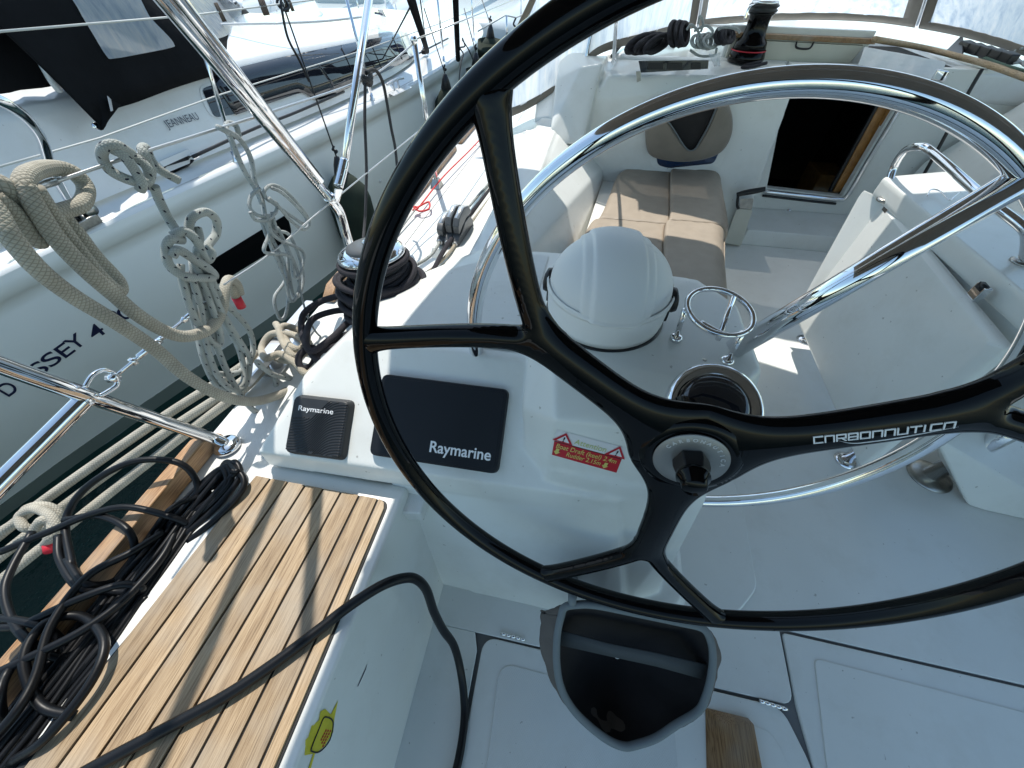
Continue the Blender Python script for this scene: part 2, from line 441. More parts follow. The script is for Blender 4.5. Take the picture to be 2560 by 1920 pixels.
def frustum(name, c, u, v, n, w0, h0, w1, h1, d, rad, m, parent=None, bevel=.003):
    """rounded block: back face w0 x h0 at c, front face w1 x h1 at c+n*d"""
    def ring(wd, ht, dd):
        p = roundpoly([(-wd/2, -ht/2), (wd/2, -ht/2), (wd/2, ht/2), (-wd/2, ht/2)], rad, 5)
        return [c+u*a+v*b+n*dd for a, b in p]
    A = ring(w0, h0, 0); B = ring(w1, h1, d); k = len(A)
    bm = bmesh.new(); va = [bm.verts.new(p) for p in A]; vb = [bm.verts.new(p) for p in B]
    bm.faces.new(va); bm.faces.new(vb)
    for i in range(k): bm.faces.new((va[i], va[(i+1) % k], vb[(i+1) % k], vb[i]))
    return bm_obj(name, bm, m, parent, bevel=bevel)

def plate(name, poly2, c, u, v, n, d0, d1, m, parent=None, **k):
    """extrude a 2D outline (u, v) from d0 to d1 along n"""
    A = [c+u*a+v*b+n*d0 for a, b in poly2]; B = [c+u*a+v*b+n*d1 for a, b in poly2]; q = len(A)
    bm = bmesh.new(); va = [bm.verts.new(p) for p in A]; vb = [bm.verts.new(p) for p in B]
    bm.faces.new(va); bm.faces.new(vb)
    for i in range(q): bm.faces.new((va[i], va[(i+1) % q], vb[(i+1) % q], vb[i]))
    return bm_obj(name, bm, m, parent, **k)

def text(name, body, size, c, u, v, m, parent=None, ext=.0004, align='CENTER', bold=0.0, space=1.0, sx=1.0, shear=0, fit=None):
    cu = bpy.data.curves.new(name, 'FONT'); cu.body = body; cu.size = size; cu.align_x = align; cu.align_y = 'CENTER'
    cu.extrude = ext; cu.offset = bold; cu.space_character = space; cu.shear = shear
    o = bpy.data.objects.new(name, cu); C.objects.link(o)
    n = u.cross(v).normalized()
    dg = bpy.context.evaluated_depsgraph_get(); dg.update()
    me = bpy.data.meshes.new_from_object(o.evaluated_get(dg))
    C.objects.unlink(o); bpy.data.objects.remove(o)
    if fit:
        xs_ = [q.co.x for q in me.vertices]; sx = fit/(max(xs_)-min(xs_)); mid_ = (max(xs_)+min(xs_))/2
        for q in me.vertices: q.co.x -= mid_
    for q in me.vertices:
        p = q.co.copy(); q.co = c+u*p.x*sx+v*p.y+n*p.z
    me.materials.clear()
    return link(name, me, m, parent, smooth=False)

def bvh(o):
    dg = bpy.context.evaluated_depsgraph_get(); dg.update()
    return BVHTree.FromObject(o, dg)

def grid(name, rows, m, parent=None, **k):
    nr, nc = len(rows), len(rows[0])
    vs = [p for r in rows for p in r]
    fs = [(i*nc+j, i*nc+j+1, (i+1)*nc+j+1, (i+1)*nc+j) for i in range(nr-1) for j in range(nc-1)]
    return pyd(name, vs, fs, m, parent, **k)

def lerp1(tab, y):
    if y <= tab[0][0]: return tab[0][1]
    for (a, b), (c, d) in zip(tab, tab[1:]):
        if y <= c: return b+(d-b)*(y-a)/(c-a)
    return tab[-1][1]
#PART2
# ================================================================== THE PLACE
WZ = -1.05
# water
bmw = bmesh.new(); bmesh.ops.create_grid(bmw, x_segments=1, y_segments=1, size=400)
for v in bmw.verts: v.co.z = WZ
tag(bm_obj('water', bmw, WATER), kind='structure', label='dark green harbour water between the yachts')

# ---- own boat mouldings (the setting)
DZ = .45
tag(prism('side_deck', [(-.985, -1.6), (-.60, -1.6), (-.60, .3), (-.30, .34), (-.34, 2.9), (-.34, 8.2), (-.75, 8.2), (-.985, 4.4)], DZ-.05, DZ, NONSKID, bevel=.006), kind='structure', label='white moulded side deck along the toe rail')
tag(grid('hull_side', [[V((-.985, y, DZ-.004)), V((-.99, y, DZ-.25)), V((-.96, y, -.4)), V((-.80, y, WZ-.2))] for y in (-1.6, 0, 1.5, 3, 4.4)], HULLG, solid=.01), kind='structure')
# cockpit sole: dark base with raised panels, gaps are real
tag(prism('cockpit_floor', [(-.5, -1.4), (3.2, -1.4), (3.2, 3.3), (-.5, 3.3)], -.06, -.012, GAPM), kind='structure', label='white cockpit sole of moulded gelcoat')
floor = bpy.data.objects['cockpit_floor']
hatchA = [(-.135, .170), (.735, .158), (.775, .10), (.70, -1.3), (-.32, -1.3)]
pa = U(1210, 1590, z=0); pb = U(1955, 1768, z=0); pc = U(2020, 1915, z=0); pd_ = U(1150, 1915, z=0)
gx = (pc-pb)
A = [(pa.x, pa.y), (pb.x, pb.y), (pb.x+gx.x*1.0+.01, pc.y-.0), (pc.x+.02, -1.3), (pd_.x-.3, -1.3), (pd_.x, pd_.y)]
hatch = thing('floor_hatch', 'white hinged floor hatch with nonskid panel below the black wheel', 'hatch', (.2, -.2, 0))
prism('lid', roundpoly(A, [.045, .035, .03, .01, .01, .1], 6), -.012, 0, GEL, hatch, bevel=.004)
ins = [(pa.x+.06, pa.y-.055), (pb.x-.30, pb.y-.058), (pb.x-.27, -1.2), (pd_.x-.2, -1.2), (pd_.x+.07, pd_.y)]
prism('nonskid_panel', roundpoly(ins, [.05, .03, .01, .01, .06], 5), .0, .0025, NONSKID, hatch, bevel=.001)
ins2 = [(pb.x-.17, pb.y-.055), (pb.x-.045, pb.y-.058), (pc.x-.05, pc.y), (pc.x-.03, -1.2), (pb.x-.17, -1.2)]
prism('border_panel', roundpoly(ins2, .025, 4), .0, .002, GEL, hatch, bevel=.001)
# panels behind the gap
b1 = U(1955, 1595, z=0); b2 = U(1985, 1745, z=0); g1 = U(2010, 1585, z=0); g2 = U(2560, 1712, z=0)
prism('sole_panel', [(-.5, pa.y+.0055), (pa.x-.03, pa.y+.0055), (pa.x-.012, pa.y-.04), (pd_.x-.012, pd_.y), (pd_.x-.33, -1.3), (-.9, -1.3)], -.012, 0, GEL, floor, bevel=.004)
B = [(-.5, pa.y+.0065), (b2.x-.004, pb.y+.009), (b1.x-.002, g1.y-.002), (b1.x+.004, g1.y+.001), (g2.x, g2.y), (3.2, g2.y-.01), (3.2, 3.2), (-.5, 3.2)]
prism('sole_panel', roundpoly(B, [.01, .035, .002, .002, .002, .01, .01, .01], 5), -.012, 0, GEL, floor, bevel=.004)
prism('sole_panel', roundpoly([(b1.x+.006, g1.y-.008), (b2.x+.003, b2.y-.02), (pc.x+.015, pc.y), (pc.x+.026, -1.3), (3.2, -1.3), (3.2, g2.y-.016), (g2.x, g2.y-.008)], .012, 4), -.012, 0, GEL, floor, bevel=.004)
# recessed border moulding on the right hand lid
r1 = U(2000, 1610, z=.0); r2 = U(2560, 1745, z=.0); r3 = U(2045, 1915, z=0)
prism('sole_inset', roundpoly([(r1.x+.03, r1.y-.03), (r2.x+.3, r2.y-.05), (r2.x+.3, -1.2), (r3.x+.04, -1.2), (r3.x+.02, r3.y)], .02, 4), 0, .003, GEL, floor, bevel=.002)
# plateau of the sole round the pedestal
q1 = U(1862, 1285, z=.012); q2 = U(1895, 1470, z=.012); q3 = U(1845, 1535, z=.012)
prism('sole_plateau', roundpoly([(-.2, .3), (q3.x, q3.y), (q2.x, q2.y), (q1.x, q1.y), (q1.x-.05, 1.2), (-.2, 1.2)], .03, 5), 0, .014, GEL, floor, bevel=.008)

# ---- helm seat box with teak slats
SZ = .474
SL = lambda y: -.751 + (y-.345)*.122 - .045     # left edge of the moulding
seat = thing('slatted_bench', 'teak slatted port helm seat on a white moulded box', 'seat', (-.58, -.1, 0))
bm = bmesh.new()
hull_into(bm, [(SL(.40), .40, 0), (SL(.40), .40, SZ), (-.352, .40, SZ), (-.285, .40, 0), (SL(-1.3), -1.3, 0), (SL(-1.3), -1.3, SZ), (-.352, -1.3, SZ), (-.265, -1.3, 0)])
bm_obj('seat_box', bm, GEL, seat, bevel=.022, seg=5)
def slat_x(i, y):   # boundaries 0..8 from the right
    k = (y-.345)/(-.55)
    wd = .0497+.0062*k
    xr = -.382
    return xr - (0 if i == 0 else (.027+.001*k) + wd*(i-1))
yb, yf = -1.0, .345
base = [(-.380, yf), (slat_x(8, yf)+.022, yf-.0), (SL(yb)+.03, yb), (-.380, yb)]
prism('seam_bed', roundpoly(base, [.02, .02, .001, .001], 5), SZ-.002, SZ+.0035, CAULK, seat, smooth=False)
for i in range(8):
    g = .0026
    x0f, x1f, x0b, x1b = slat_x(i, yf)-g, slat_x(i+1, yf)+g, slat_x(i, yb)-g, slat_x(i+1, yb)+g
    lim = lambda y: SL(y)+.047
    poly = []
    n = 24
    rp_ = [(x0f, yf), (x0b, yb)]
    left = []
    for j in range(n+1):
        y = yb+(yf-yb)*j/n; xl = max(x1b+(x1f-x1b)*j/n, lim(y)); left.append((xl, y))
    xr_ = lambda y: x0b+(x0f-x0b)*(y-yb)/(yf-yb)
    left = [p for p in left if p[0] < xr_(p[1])-.004]
    if len(left) < 2: continue
    ytop = left[-1][1]
    poly = left + [(xr_(ytop), ytop), (xr_(yb), yb)]
    if i == 0: poly = left + [(xr_(ytop)-.018, ytop), (xr_(ytop)-.006, ytop-.006), (xr_(ytop), ytop-.02), (xr_(yb), yb)]
    prism('slat', poly, SZ+.0005, SZ+.0088+.0004*random.random(), TEAK, seat, bevel=.0012, seg=2)

# ---- console and pedestal: one moulded unit
con = thing('steering_console', 'white moulded steering console and pedestal behind the black wheel', 'console', (.1, .6, 0))
fz = lambda y: .57+(y-.40)*.66
K = [
 [(-.735, .376, SZ+.012), (-.728, .378, .555), (.175, .41, .565), (.18, .40, .50), (-.70, .52, .40), (.17, .60, .40), (-.66, .56, .66), (-.56, .645, .735), (.15, .645, .738), (-.575, 1.0, .66), (-.36, 1.3, .64), (.1, 1.3, .66), (-.70, .9, .42), (.1, 1.3, .4), (-.4, 1.3, .4)],
 [(-.40, .405, .51), (.175, .405, .54), (-.40, .33, .2), (.20, .30, .2), (-.40, .285, 0), (.30, .27, 0), (-.40, 1.0, .5), (.3, 1.0, .5), (-.40, 1.0, 0), (.36, 1.0, 0)],
 # pedestal bulge
 [(-.075, .50, .74), (-.06, .475, .60), (0.0, .435, .60), (.0, .445, .79), (.335, .425, .60), (.335, .455, .79), (-.02, .56, .855), (.33, .535, .862), (.385, .56, .79), (.385, .60, .855), (.375, .52, .55),
  (.375, .80, .855), (.30, .90, .85), (.02, .93, .845), (-.07, .86, .80), (-.08, .62, .80), (.38, .86, .5), (-.08, .9, .5)],
 [(.0, .43, .62), (.34, .42, .62), (.375, .52, .60), (.30, .33, .02), (.40, .38, .02), (.44, .50, .02), (.44, .92, .02), (.375, .90, .60), (-.1, .4, .02), (-.05, .9, .5)],
 [(-.1, .30, 0), (.42, .275, 0), (.50, .36, 0), (.50, 1.0, 0), (-.1, 1.0, 0), (-.1, .33, .05), (.41, .305, .05), (.47, .38, .05), (.47, .98, .05), (-.1, .98, .05)],
]
body = hulls('console_body', K, GEL, con, remesh=.0055, smo=9)
# nonskid top shelf between console and coaming (shaded blue in the photograph)
shelf = [[(-.565, .66, .60), (.0, .66, .60), (-.06, 1.25, .60), (-.36, 1.35, .60), (-.50, 1.05, .60), (-.565, .66, .712), (.0, .66, .716), (-.06, 1.25, .66), (-.36, 1.30, .64), (-.50, 1.0, .68)]]
plt = [(-.53, .69), (-.10, .69), (-.11, 1.15), (-.33, 1.22), (-.42, 1.0)]
TR0 = bvh(body)
def drop(x, y, off):
    l, n_, i_, d_ = TR0.ray_cast(V((x, y, 1.2)), V((0, 0, -1))); return (l if l else V((x, y, .7)))+V((0, 0, off))
rows = []
for i in range(13):
    y = .675+.58*i/12
    xl_ = -.525+.0*i if y < .95 else -.525+.30*((y-.95)/.305)**1.3
    rows.append([drop(xl_+(-.105-xl_)*j/14, y, .0035) for j in range(15)])
grid('nonskid_pad', rows, NONSKID, con)

# ---- port coaming, winch island, line channel (setting)
co = []
co.append([(-.80, .86, DZ), (-.80, .86, .50), (-.77, .90, .545), (-.50, .90, .545), (-.46, .86, DZ), (-.80, 1.25, DZ), (-.78, 1.22, .55), (-.46, 1.25, .55), (-.44, 1.30, DZ)])
co.append([(-.56, 1.2, DZ), (-.55, 1.2, .555), (-.34, 1.2, .60), (-.30, 1.2, .1), (-.60, 3.0, DZ), (-.58, 3.0, .575), (-.34, 3.0, .66), (-.28, 3.0, .1)])
co.append([(-.43, .95, .50), (-.42, .95, .62), (-.33, .95, .64), (-.28, .95, .1), (-.36, 3.0, .1), (-.36, 3.0, .665), (-.24, 3.0, .665), (-.19, 3.0, .1), (-.30, 1.25, .1), (-.37, 1.3, .64), (-.25, 1.3, .64), (-.2, 1.3, .1)])
# curved backrest down to the seat
co.append([(-.28, 1.25, .635), (-.24, 1.25, .60), (-.10, 1.25, .30), (-.3, 1.25, 0), (-.27, 2.95, .66), (-.20, 2.95, .64), (.10, 2.95, .40), (.10, 2.95, 0), (-.3, 2.95, 0), (-.05, 1.25, 0)])
tag(hulls('coaming', co, GEL, remesh=.008, smo=8), kind='structure', label='white moulded port coaming with winch island and rope channel')
# bench base under the cushion
bb = [(-.05, 1.30), (.62, 1.30), (.66, 1.45), (.86, 2.85), (.86, 2.95), (.10, 2.95)]
tag(prism('bench_base', roundpoly(bb, [.02, .12, .05, .02, .01, .01], 6), 0, .345, GEL, bevel=.03, seg=5), kind='structure', label='white moulded base of the port cockpit bench')
# coach bulkhead
bk = []
bk.append([(-.12, 2.80, .05), (-.05, 2.80, .78), (.02, 2.83, .90), (1.02, 2.83, .93), (1.10, 2.80, 0), (-.2, 3.3, 0), (-.1, 3.3, .935), (1.02, 3.3, .955), (1.12, 3.3, 0)])
bk.append([(-.20, 2.62, .60), (-.075, 2.64, .60), (-.27, 2.66, .66), (-.10, 2.68, .68), (-.14, 2.86, .93), (-.02, 2.86, .95), (-.30, 3.3, .95), (.02, 3.3, .95), (-.36, 3.3, .5), (.05, 3.3, .5), (-.28, 2.9, .86)])
bk.append([(-.40, 2.85, .5), (-.40, 2.88, .66), (-.1, 2.86, .70), (-.1, 2.86, .5), (-.5, 3.6, .5), (-.46, 3.5, .82), (-.1, 3.4, .93), (-.1, 3.6, .5)])
tag(hulls('coach_bulkhead', bk, GEL, remesh=.009, smo=7), kind='structure', label='white cabin bulkhead at the forward end of the cockpit')
# cabin roof and companionway
tag(prism('cabin_roof', [(-.42, 3.2), (.3, 3.10), (1.05, 3.10), (1.05, 3.9), (1.95, 3.9), (1.95, 3.05), (2.7, 3.0), (2.8, 8.5), (-.2, 8.5)], .80, .95, NBGEL, bevel=.03, seg=4), kind='structure', label='white cabin roof below the sprayhood')
cw = thing('companionway', 'open companionway with steel trimmed washboard sill and wooden edge', 'companionway', (1.5, 3.1, 0))
Y2 = 3.05
def onY(px, py, y): return U(px, py, y=y)
dTL, dBL, dBR, dTR = onY(1966, 225, Y2), onY(1917, 470, Y2), onY(2105, 492, Y2), onY(2255, 240, Y2)
def ringquad(name, outer, inner, n, th, m, parent, **k):
    kk = len(outer)
    bm = bmesh.new()
    O = [bm.verts.new(p) for p in outer]; I = [bm.verts.new(p) for p in inner]
    O2 = [bm.verts.new(p+n*th) for p in outer]; I2 = [bm.verts.new(p+n*th) for p in inner]
    for i in range(kk):
        j = (i+1) % kk
        bm.faces.new((O[i], O[j], I[j], I[i])); bm.faces.new((O2[i], I2[i], I2[j], O2[j]))
        bm.faces.new((O[i], O2[i], O2[j], O[j])); bm.faces.new((I[i], I[j], I2[j], I2[i]))
    return bm_obj(name, bm, m, parent, **k)
wl, wr, wb, wt = V((1.06, Y2, 0)), V((2.05, Y2, 0)), 0, 0
outer = [V((1.05, Y2, 0.0)), V((2.05, Y2, 0.0)), V((2.35, Y2, .95)), V((1.03, Y2, .95))]
inner = [dBL, dBR, dTR, dTL]
ringquad('bulkhead_panel', outer, inner, V((0, 1, 0)), .05, GEL, cw, bevel=.006)
# lining box (dark cabin inside)
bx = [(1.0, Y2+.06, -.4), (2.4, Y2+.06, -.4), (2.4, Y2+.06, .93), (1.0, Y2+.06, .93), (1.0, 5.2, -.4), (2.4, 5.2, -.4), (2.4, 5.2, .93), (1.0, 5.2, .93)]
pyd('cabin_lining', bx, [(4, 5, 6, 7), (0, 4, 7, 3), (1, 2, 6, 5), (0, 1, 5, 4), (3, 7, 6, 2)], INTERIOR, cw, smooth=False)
fr = [dTL+V((0, -.012, 0)), dBL+V((0, -.012, 0)), dBR+V((-.0, -.012, 0)), dTR+V((0, -.012, 0))]
pth = [fr[1]+V((-.01, 0, -.022)), fr[2]*.97+fr[1]*.03+V((0, 0, -.022)), fr[2]*.6+fr[3]*.4*1.0+V((.035, 0, 0)), fr[3]+V((.03, 0, 0))]
tube('frame_trim', [fr[1]+V((-.01, 0, -.018)), (fr[1]+fr[2])*.5+V((0, 0, -.018)), fr[2]+V((-.03, 0, -.014)), fr[2]+V((.02, 0, .012)), (fr[2]*.6+fr[3]*.4)+V((.02, 0, 0)), fr[3]+V((.02, 0, 0))], .014, CHROME, cw, sub=8, seg=12)
tube('sill_strip', [fr[1]+V((-.01, -.004, -.045)), (fr[1]+fr[2])*.5+V((0, -.004, -.045)), fr[2]+V((-.02, -.004, -.042))], .008, BLKPL, cw)
def slab_between(name, a, b, w, d, m, parent, yd=.03, **k):
    a = V(a); b = V(b); t = (b-a).normalized(); s = t.cross(V((0, 1, 0))).normalized()
    pts = [p+s*sx*w/2+V((0, dy, 0)) for p in (a, b) for sx in (-1, 1) for dy in (0, d)]
    bm = bmesh.new(); hull_into(bm, pts); return bm_obj(name, bm, m, parent, bevel=.004, **k)
slab_between('wooden_edge', onY(2100, 480, Y2+.07), onY(2232, 240, Y2+.07), .085, .03, ORANGEWOOD, cw)
slab_between('wooden_edge', onY(2122, 470, Y2+.03), onY(2250, 240, Y2+.03), .024, .035, ORANGEWOOD, cw)
slab_between('rubber_seal', onY(2075, 480, Y2+.075), onY(2203, 250, Y2+.075), .02, .02, BLKPL, cw)
ins_ = onY(2050, 470, 3.7)
hulls('galley_locker', [boxpts(ins_.x-.05, ins_.x+.16, 3.7, 4.0, ins_.z-.3, ins_.z+.10)], ORANGEWOOD, cw, bevel=.01)
tag(hulls('companionway_step', [[(1.10, 2.78, 0), (1.12, 2.80, .10), (1.12, 2.98, .14), (2.2, 2.78, 0), (2.2, 2.80, .10), (2.2, 2.98, .14), (1.1, 3.05, 0), (2.2, 3.05, 0), (1.1, 3.05, .15), (2.2, 3.05, .15)]], GEL, bevel=.02, seg=4), kind='structure')
pe = thing('padlock_eye', 'small steel lifting ring on the white panel under the companionway', 'deck fitting', U(1970, 530, y=3.04))
pc_ = U(1970, 530, y=3.045)
lathe('backplate', [(.0, 0), (.022, 0), (.022, .004), (.0, .005)], pc_, (0, -1, 0), CHROME, pe, seg=20, up=zz)
torus('ring', pc_+V((0, -.009, -.004)), (0, -1, .2), .015, .003, CHROME, pe, 24, 8)

# starboard side of the cockpit
st = [[(1.92, 3.05, 0), (2.00, 3.02, .50), (2.28, 2.95, .93), (2.10, 2.3, .93), (1.98, 2.3, .50), (2.0, 2.3, 0), (3.0, 3.05, 0), (3.0, 3.0, 1.0), (3.0, 2.2, 0), (3.0, 2.2, 1.0)]]
tag(hulls('starboard_coaming', st, GEL, bevel=.03, seg=4), kind='structure')
tag(hulls('starboard_bench', [[(1.98, .2, .0), (1.98, 2.9, 0), (1.95, .2, .40), (1.95, 2.9, .40), (3, .2, 0), (3, 2.9, 0), (3, .2, .42), (3, 2.9, .42)], [(2.5, .2, .4), (2.5, 2.9, .4), (2.6, .2, .75), (2.6, 2.9, .75), (3, .2, .4), (3, 2.9, .4), (3, .2, .75), (3, 2.9, .75)]], GEL, bevel=.03, seg=4), kind='structure')
a = U(2325, 1128, z=.23); 
tag(hulls('locker_moulding', [[U(2345, 1140, z=.10), U(2418, 1262, z=.002), U(2462, 1277, z=.002), U(2570, 1300, z=.002), U(2335, 1095, z=.28), U(2540, 900, z=.30), U(2780, 1000, z=.30), U(2780, 1250, z=.1), U(2780, 1350, z=.0)]], GEL, bevel=.02, seg=4), kind='structure')
#PART3
# ================================================================== STEERING WHEEL
WC = V((.194, .332, .925)); WN = V((-.063, -.98, .186)).normalized()
wu, wv, wn = basis(WN)          # u to the right, v up, n towards the stern
WR, WT = .50, .0173
wheel = thing('helm', 'glossy black carbon steering wheel with three forked spokes nearest the viewer', 'steering wheel', WC)
rim = torus('rim', WC, WN, WR, WT, CARBON, wheel, 220, 28)
def on_wheel(px, py, off=0):
    d = (px-1280)/FPX*rt - (py-960)/FPX*upv + fwd
    s = ((WC+wn*off)-CP).dot(wn)/d.dot(wn); return CP+d*s
def wang(px, py):
    q = on_wheel(px, py)-WC; return math.atan2(q.dot(wv), q.dot(wu))
aA1, aA2, aB1, aB2 = wang(930, 850), wang(1240, 268), wang(1355, 1440), wang(1795, 1545)
half = (abs(aA2-aA1)+abs(aB2-aB1))/4
def am(a, b):
    return math.atan2((math.sin(a)+math.sin(b)), (math.cos(a)+math.cos(b)))
mA, mB = am(aA1, aA2), am(aB1, aB2)
mC = am(mA, mB)+math.pi
fk = (on_wheel(1325, 812)-WC).length
def W2(a, r, o=0): return WC+r*(math.cos(a)*wu+math.sin(a)*wv)+wn*o
def ell_tube(bm, path, ws, ds, up, seg=20):
    """flattened tube: ws half widths in the wheel plane, ds half depths along the axis"""
    rings = []
    for i, p in enumerate(path):
        t = (path[min(i+1, len(path)-1)]-path[max(i-1, 0)]).normalized(); s = up.cross(t).normalized()
        rings.append([bm.verts.new(p+s*ws[i]*math.cos(2*math.pi*j/seg)+up*ds[i]*math.sin(2*math.pi*j/seg)) for j in range(seg)])
    for A_, B_ in zip(rings, rings[1:]):
        for j in range(seg): bm.faces.new((A_[j], A_[(j+1) % seg], B_[(j+1) % seg], B_[j]))
    bm.faces.new(list(reversed(rings[0]))); bm.faces.new(rings[-1])
def spoke(am_, hf, name='spoke', fk=fk):
    bm = bmesh.new(); n = 26
    path, ws, ds = [], [], []
    for i in range(n+1):
        k = i/n; r = .025+(fk-.025)*k
        path.append(W2(am_, r, .004*math.sin(k*3.1)))
        x = r-.03
        wd = .0290+.050*math.exp(-((max(r-.035, 0))/.046)**1.5)
        if k > .8: wd += .014*((k-.8)/.2)**2
        ws.append(wd); ds.append(.0175-.0005*k)
    ell_tube(bm, path, ws, ds, wn)
    for sg in (-1, 1):
        path, ws, ds = [], [], []
        P0 = W2(am_, fk-.035); P1 = W2(am_+sg*hf, WR-.002)
        ctrl = W2(am_+sg*hf*.10, fk+.012)
        for i in range(n+1):
            k = i/n; p = (1-k)**2*P0+2*k*(1-k)*ctrl+k*k*P1
            path.append(p); wd = .0172
            wd += .017*math.exp(-k/.10) + .010*math.exp(-(1-k)/.035)
            ws.append(wd); ds.append(.0170)
        ell_tube(bm, path, ws, ds, wn)
    return bm_obj(name, bm, CARBON, wheel, remesh=.0020, smo=70)
for m_ in (mA, mB, mC): spoke(m_, half, fk=fk+(.015 if m_ == mC else 0))
hubr = .066
lathe('hub', [(0, -.045), (.045, -.045), (.060, -.02), (.069, -.004), (.071, .008), (.067, .017), (.056, .020), (.0505, .019), (0, .019)], WC, WN, CARBON, wheel, seg=64, up=zz)
pl = lathe('hub_plate', [(.0, .0195), (.0485, .0195), (.0495, .0215), (.0485, .0225), (.030, .0228), (0, .0228)], WC, WN, PLATE, wheel, seg=64, up=zz)
for i, ch in enumerate('CARBONAUTICA'):
    a = R(152 - i*13.2)
    c = WC+wn*.0229+.0395*(math.cos(a)*wu+math.sin(a)*wv)
    tg = (math.sin(a)*wu-math.cos(a)*wv); rd = (math.cos(a)*wu+math.sin(a)*wv)
    text('letter', ch, .0080, c, tg, rd, GREYPR, wheel, bold=.0002)
nut = thing('wheel_nut', 'black hexagonal knob clamping the wheel hub', 'nut', WC+wn*.03)
u6, v6, n6 = basis(WN, wv)
bm = bmesh.new()
def hexr(r, h): return [bm.verts.new(WC+wn*h+r*(math.cos(R(60*j+12))*wu+math.sin(R(60*j+12))*wv)) for j in range(6)]
h0, h1, h2 = hexr(.0245, .0228), hexr(.0245, .034), hexr(.0205, .050)
for A_, B_ in ((h0, h1), (h1, h2)):
    for j in range(6): bm.faces.new((A_[j], A_[(j+1) % 6], B_[(j+1) % 6], B_[j]))
bm.faces.new(h2); bm.faces.new(list(reversed(h0)))
bm_obj('hexagon', bm, BLKPL, nut, bevel=.002)
lathe('collar', [(.0, .048), (.0215, .048), (.0215, .054), (.0170, .057), (.0160, .068), (.014, .071), (0, .0705)], WC, WN, CARBON, nut, seg=40, up=zz)
# axle from the hub into the pedestal
tube('axle', [WC-wn*.03, WC-wn*.095], .022, CARBON, wheel, straight=True, seg=32)
# maker's lettering on the right-hand spoke
p0 = on_wheel(2032, 1101, .0165); p1 = on_wheel(2382, 1066, .0165)
du = (p1-p0).normalized(); dv = wn.cross(du).normalized()
def glyph(ch):
    # squared lettering as on the spoke: rounded-off box strokes, unit box 1 x 1
    S = {'C': [[(1, 1), (.0, 1), (0, 0), (1, 0)]], 'A': [[(0, 0), (0, 1), (1, 1), (1, 0)]], 'R': [[(0, 0), (0, 1), (1, 1), (1, .45), (0, .45)], [(.5, .45), (1, 0)]],
         'B': [[(0, 0), (0, 1), (1, 1), (1, 0), (0, 0)], [(0, .5), (1, .5)]], 'O': [[(0, 0), (0, 1), (1, 1), (1, 0), (0, 0)]], 'N': [[(0, 0), (0, 1), (1, 1), (1, 0)]],
         'U': [[(0, 1), (0, 0), (1, 0), (1, 1)]], 'T': [[(0, 1), (1, 1)], [(.5, 1), (.5, 0)]], 'I': [[(.5, 1), (.5, 0)]]}
    return S[ch]
SPB = None
def stroke_word(name, word, P0, P1, hgt, sw, nrm, m, parent, tree=None, lift=.0012):
    du = (P1-P0); L = du.length; du.normalize(); dv = nrm.cross(du).normalized()
    wts = [.35 if c == 'I' else 1 for c in word]; tot = sum(wts)+.32*(len(word)-1); k = L/tot
    x = 0
    for c, wt in zip(word, wts):
        bm = bmesh.new()
        for st_ in glyph(c):
            pts = [(x+(a if wt == 1 else .17)*k*wt, b*hgt) for a, b in st_]
            for (ax, ay), (bx_, by_) in zip(pts, pts[1:]):
                d = V((bx_-ax, by_-ay)).normalized(); nn = V((-d.y, d.x))
                a0 = V((ax, ay))-d*sw/2; b0 = V((bx_, by_))+d*sw/2
                q = []
                for pp in (a0+nn*sw/2, b0+nn*sw/2, b0-nn*sw/2, a0-nn*sw/2):
                    w3 = P0+du*pp.x+dv*pp.y
                    if tree:
                        loc, n_, i_, ds_ = tree.ray_cast(w3+nrm*.05, -nrm)
                        if loc: w3 = loc+nrm*lift
                    q.append(w3)
                top = [bm.verts.new(z_) for z_ in q]; bot = [bm.verts.new(z_-nrm*.0012) for z_ in q]
                bm.faces.new(top); bm.faces.new(list(reversed(bot)))
                for i in range(4): bm.faces.new((top[i], top[(i+1) % 4], bot[(i+1) % 4], bot[i]))
        bm_obj(name, bm, m, parent, smooth=False)
        x += k*(wt+.32)
spk = [bpy.data.objects[n_] for n_ in ('spoke', 'spoke.001', 'spoke.002')]
trC = bvh(spk[2])
stroke_word('letter', 'CARBONAUTICA', p0, p1, .0094, .0015, wn, WHITEPR, wheel, trC)
sw_pts = [on_wheel(x, y, .02) for x, y in ((2095, 1100), (2130, 1108), (2170, 1106), (2250, 1096), (2330, 1082), (2400, 1070))]
out = []
for p in cr(sw_pts, 5):
    loc, n_, i_, ds_ = trC.ray_cast(p+wn*.05, -wn); out.append((loc if loc else p)+wn*.0003)
tube('swoosh', out, lambda k: .0001+.0007*math.sin(math.pi*min(max(k, .02), .98)), WHITEPR, wheel, straight=True, seg=6)

# ================================================================== STEEL HOOP BEHIND THE PEDESTAL
HC = V((.281, .629, .786)); HN = V((-.066, -.994, .084)).normalized()
hu, hv, hn = basis(HN)
hoop = thing('guard_hoop', 'large polished steel hoop round the front of the pedestal', 'grab rail', HC)
torus('hoop_tube', HC, HN, .50, .0175, CHROME, hoop, 220, 28)
def on_plane(px, py, c, n):
    d = (px-1280)/FPX*rt - (py-960)/FPX*upv + fwd; return CP+d*((c-CP).dot(n)/d.dot(n))
ba, bb_ = on_plane(1868, 852, HC, hn), on_plane(2545, 455, HC, hn)
bb_ = HC + (bb_-HC).normalized()*.498
tube('brace_tube', [ba-(bb_-ba).normalized()*.03, bb_], .0200, CHROME, hoop, straight=True, seg=32)

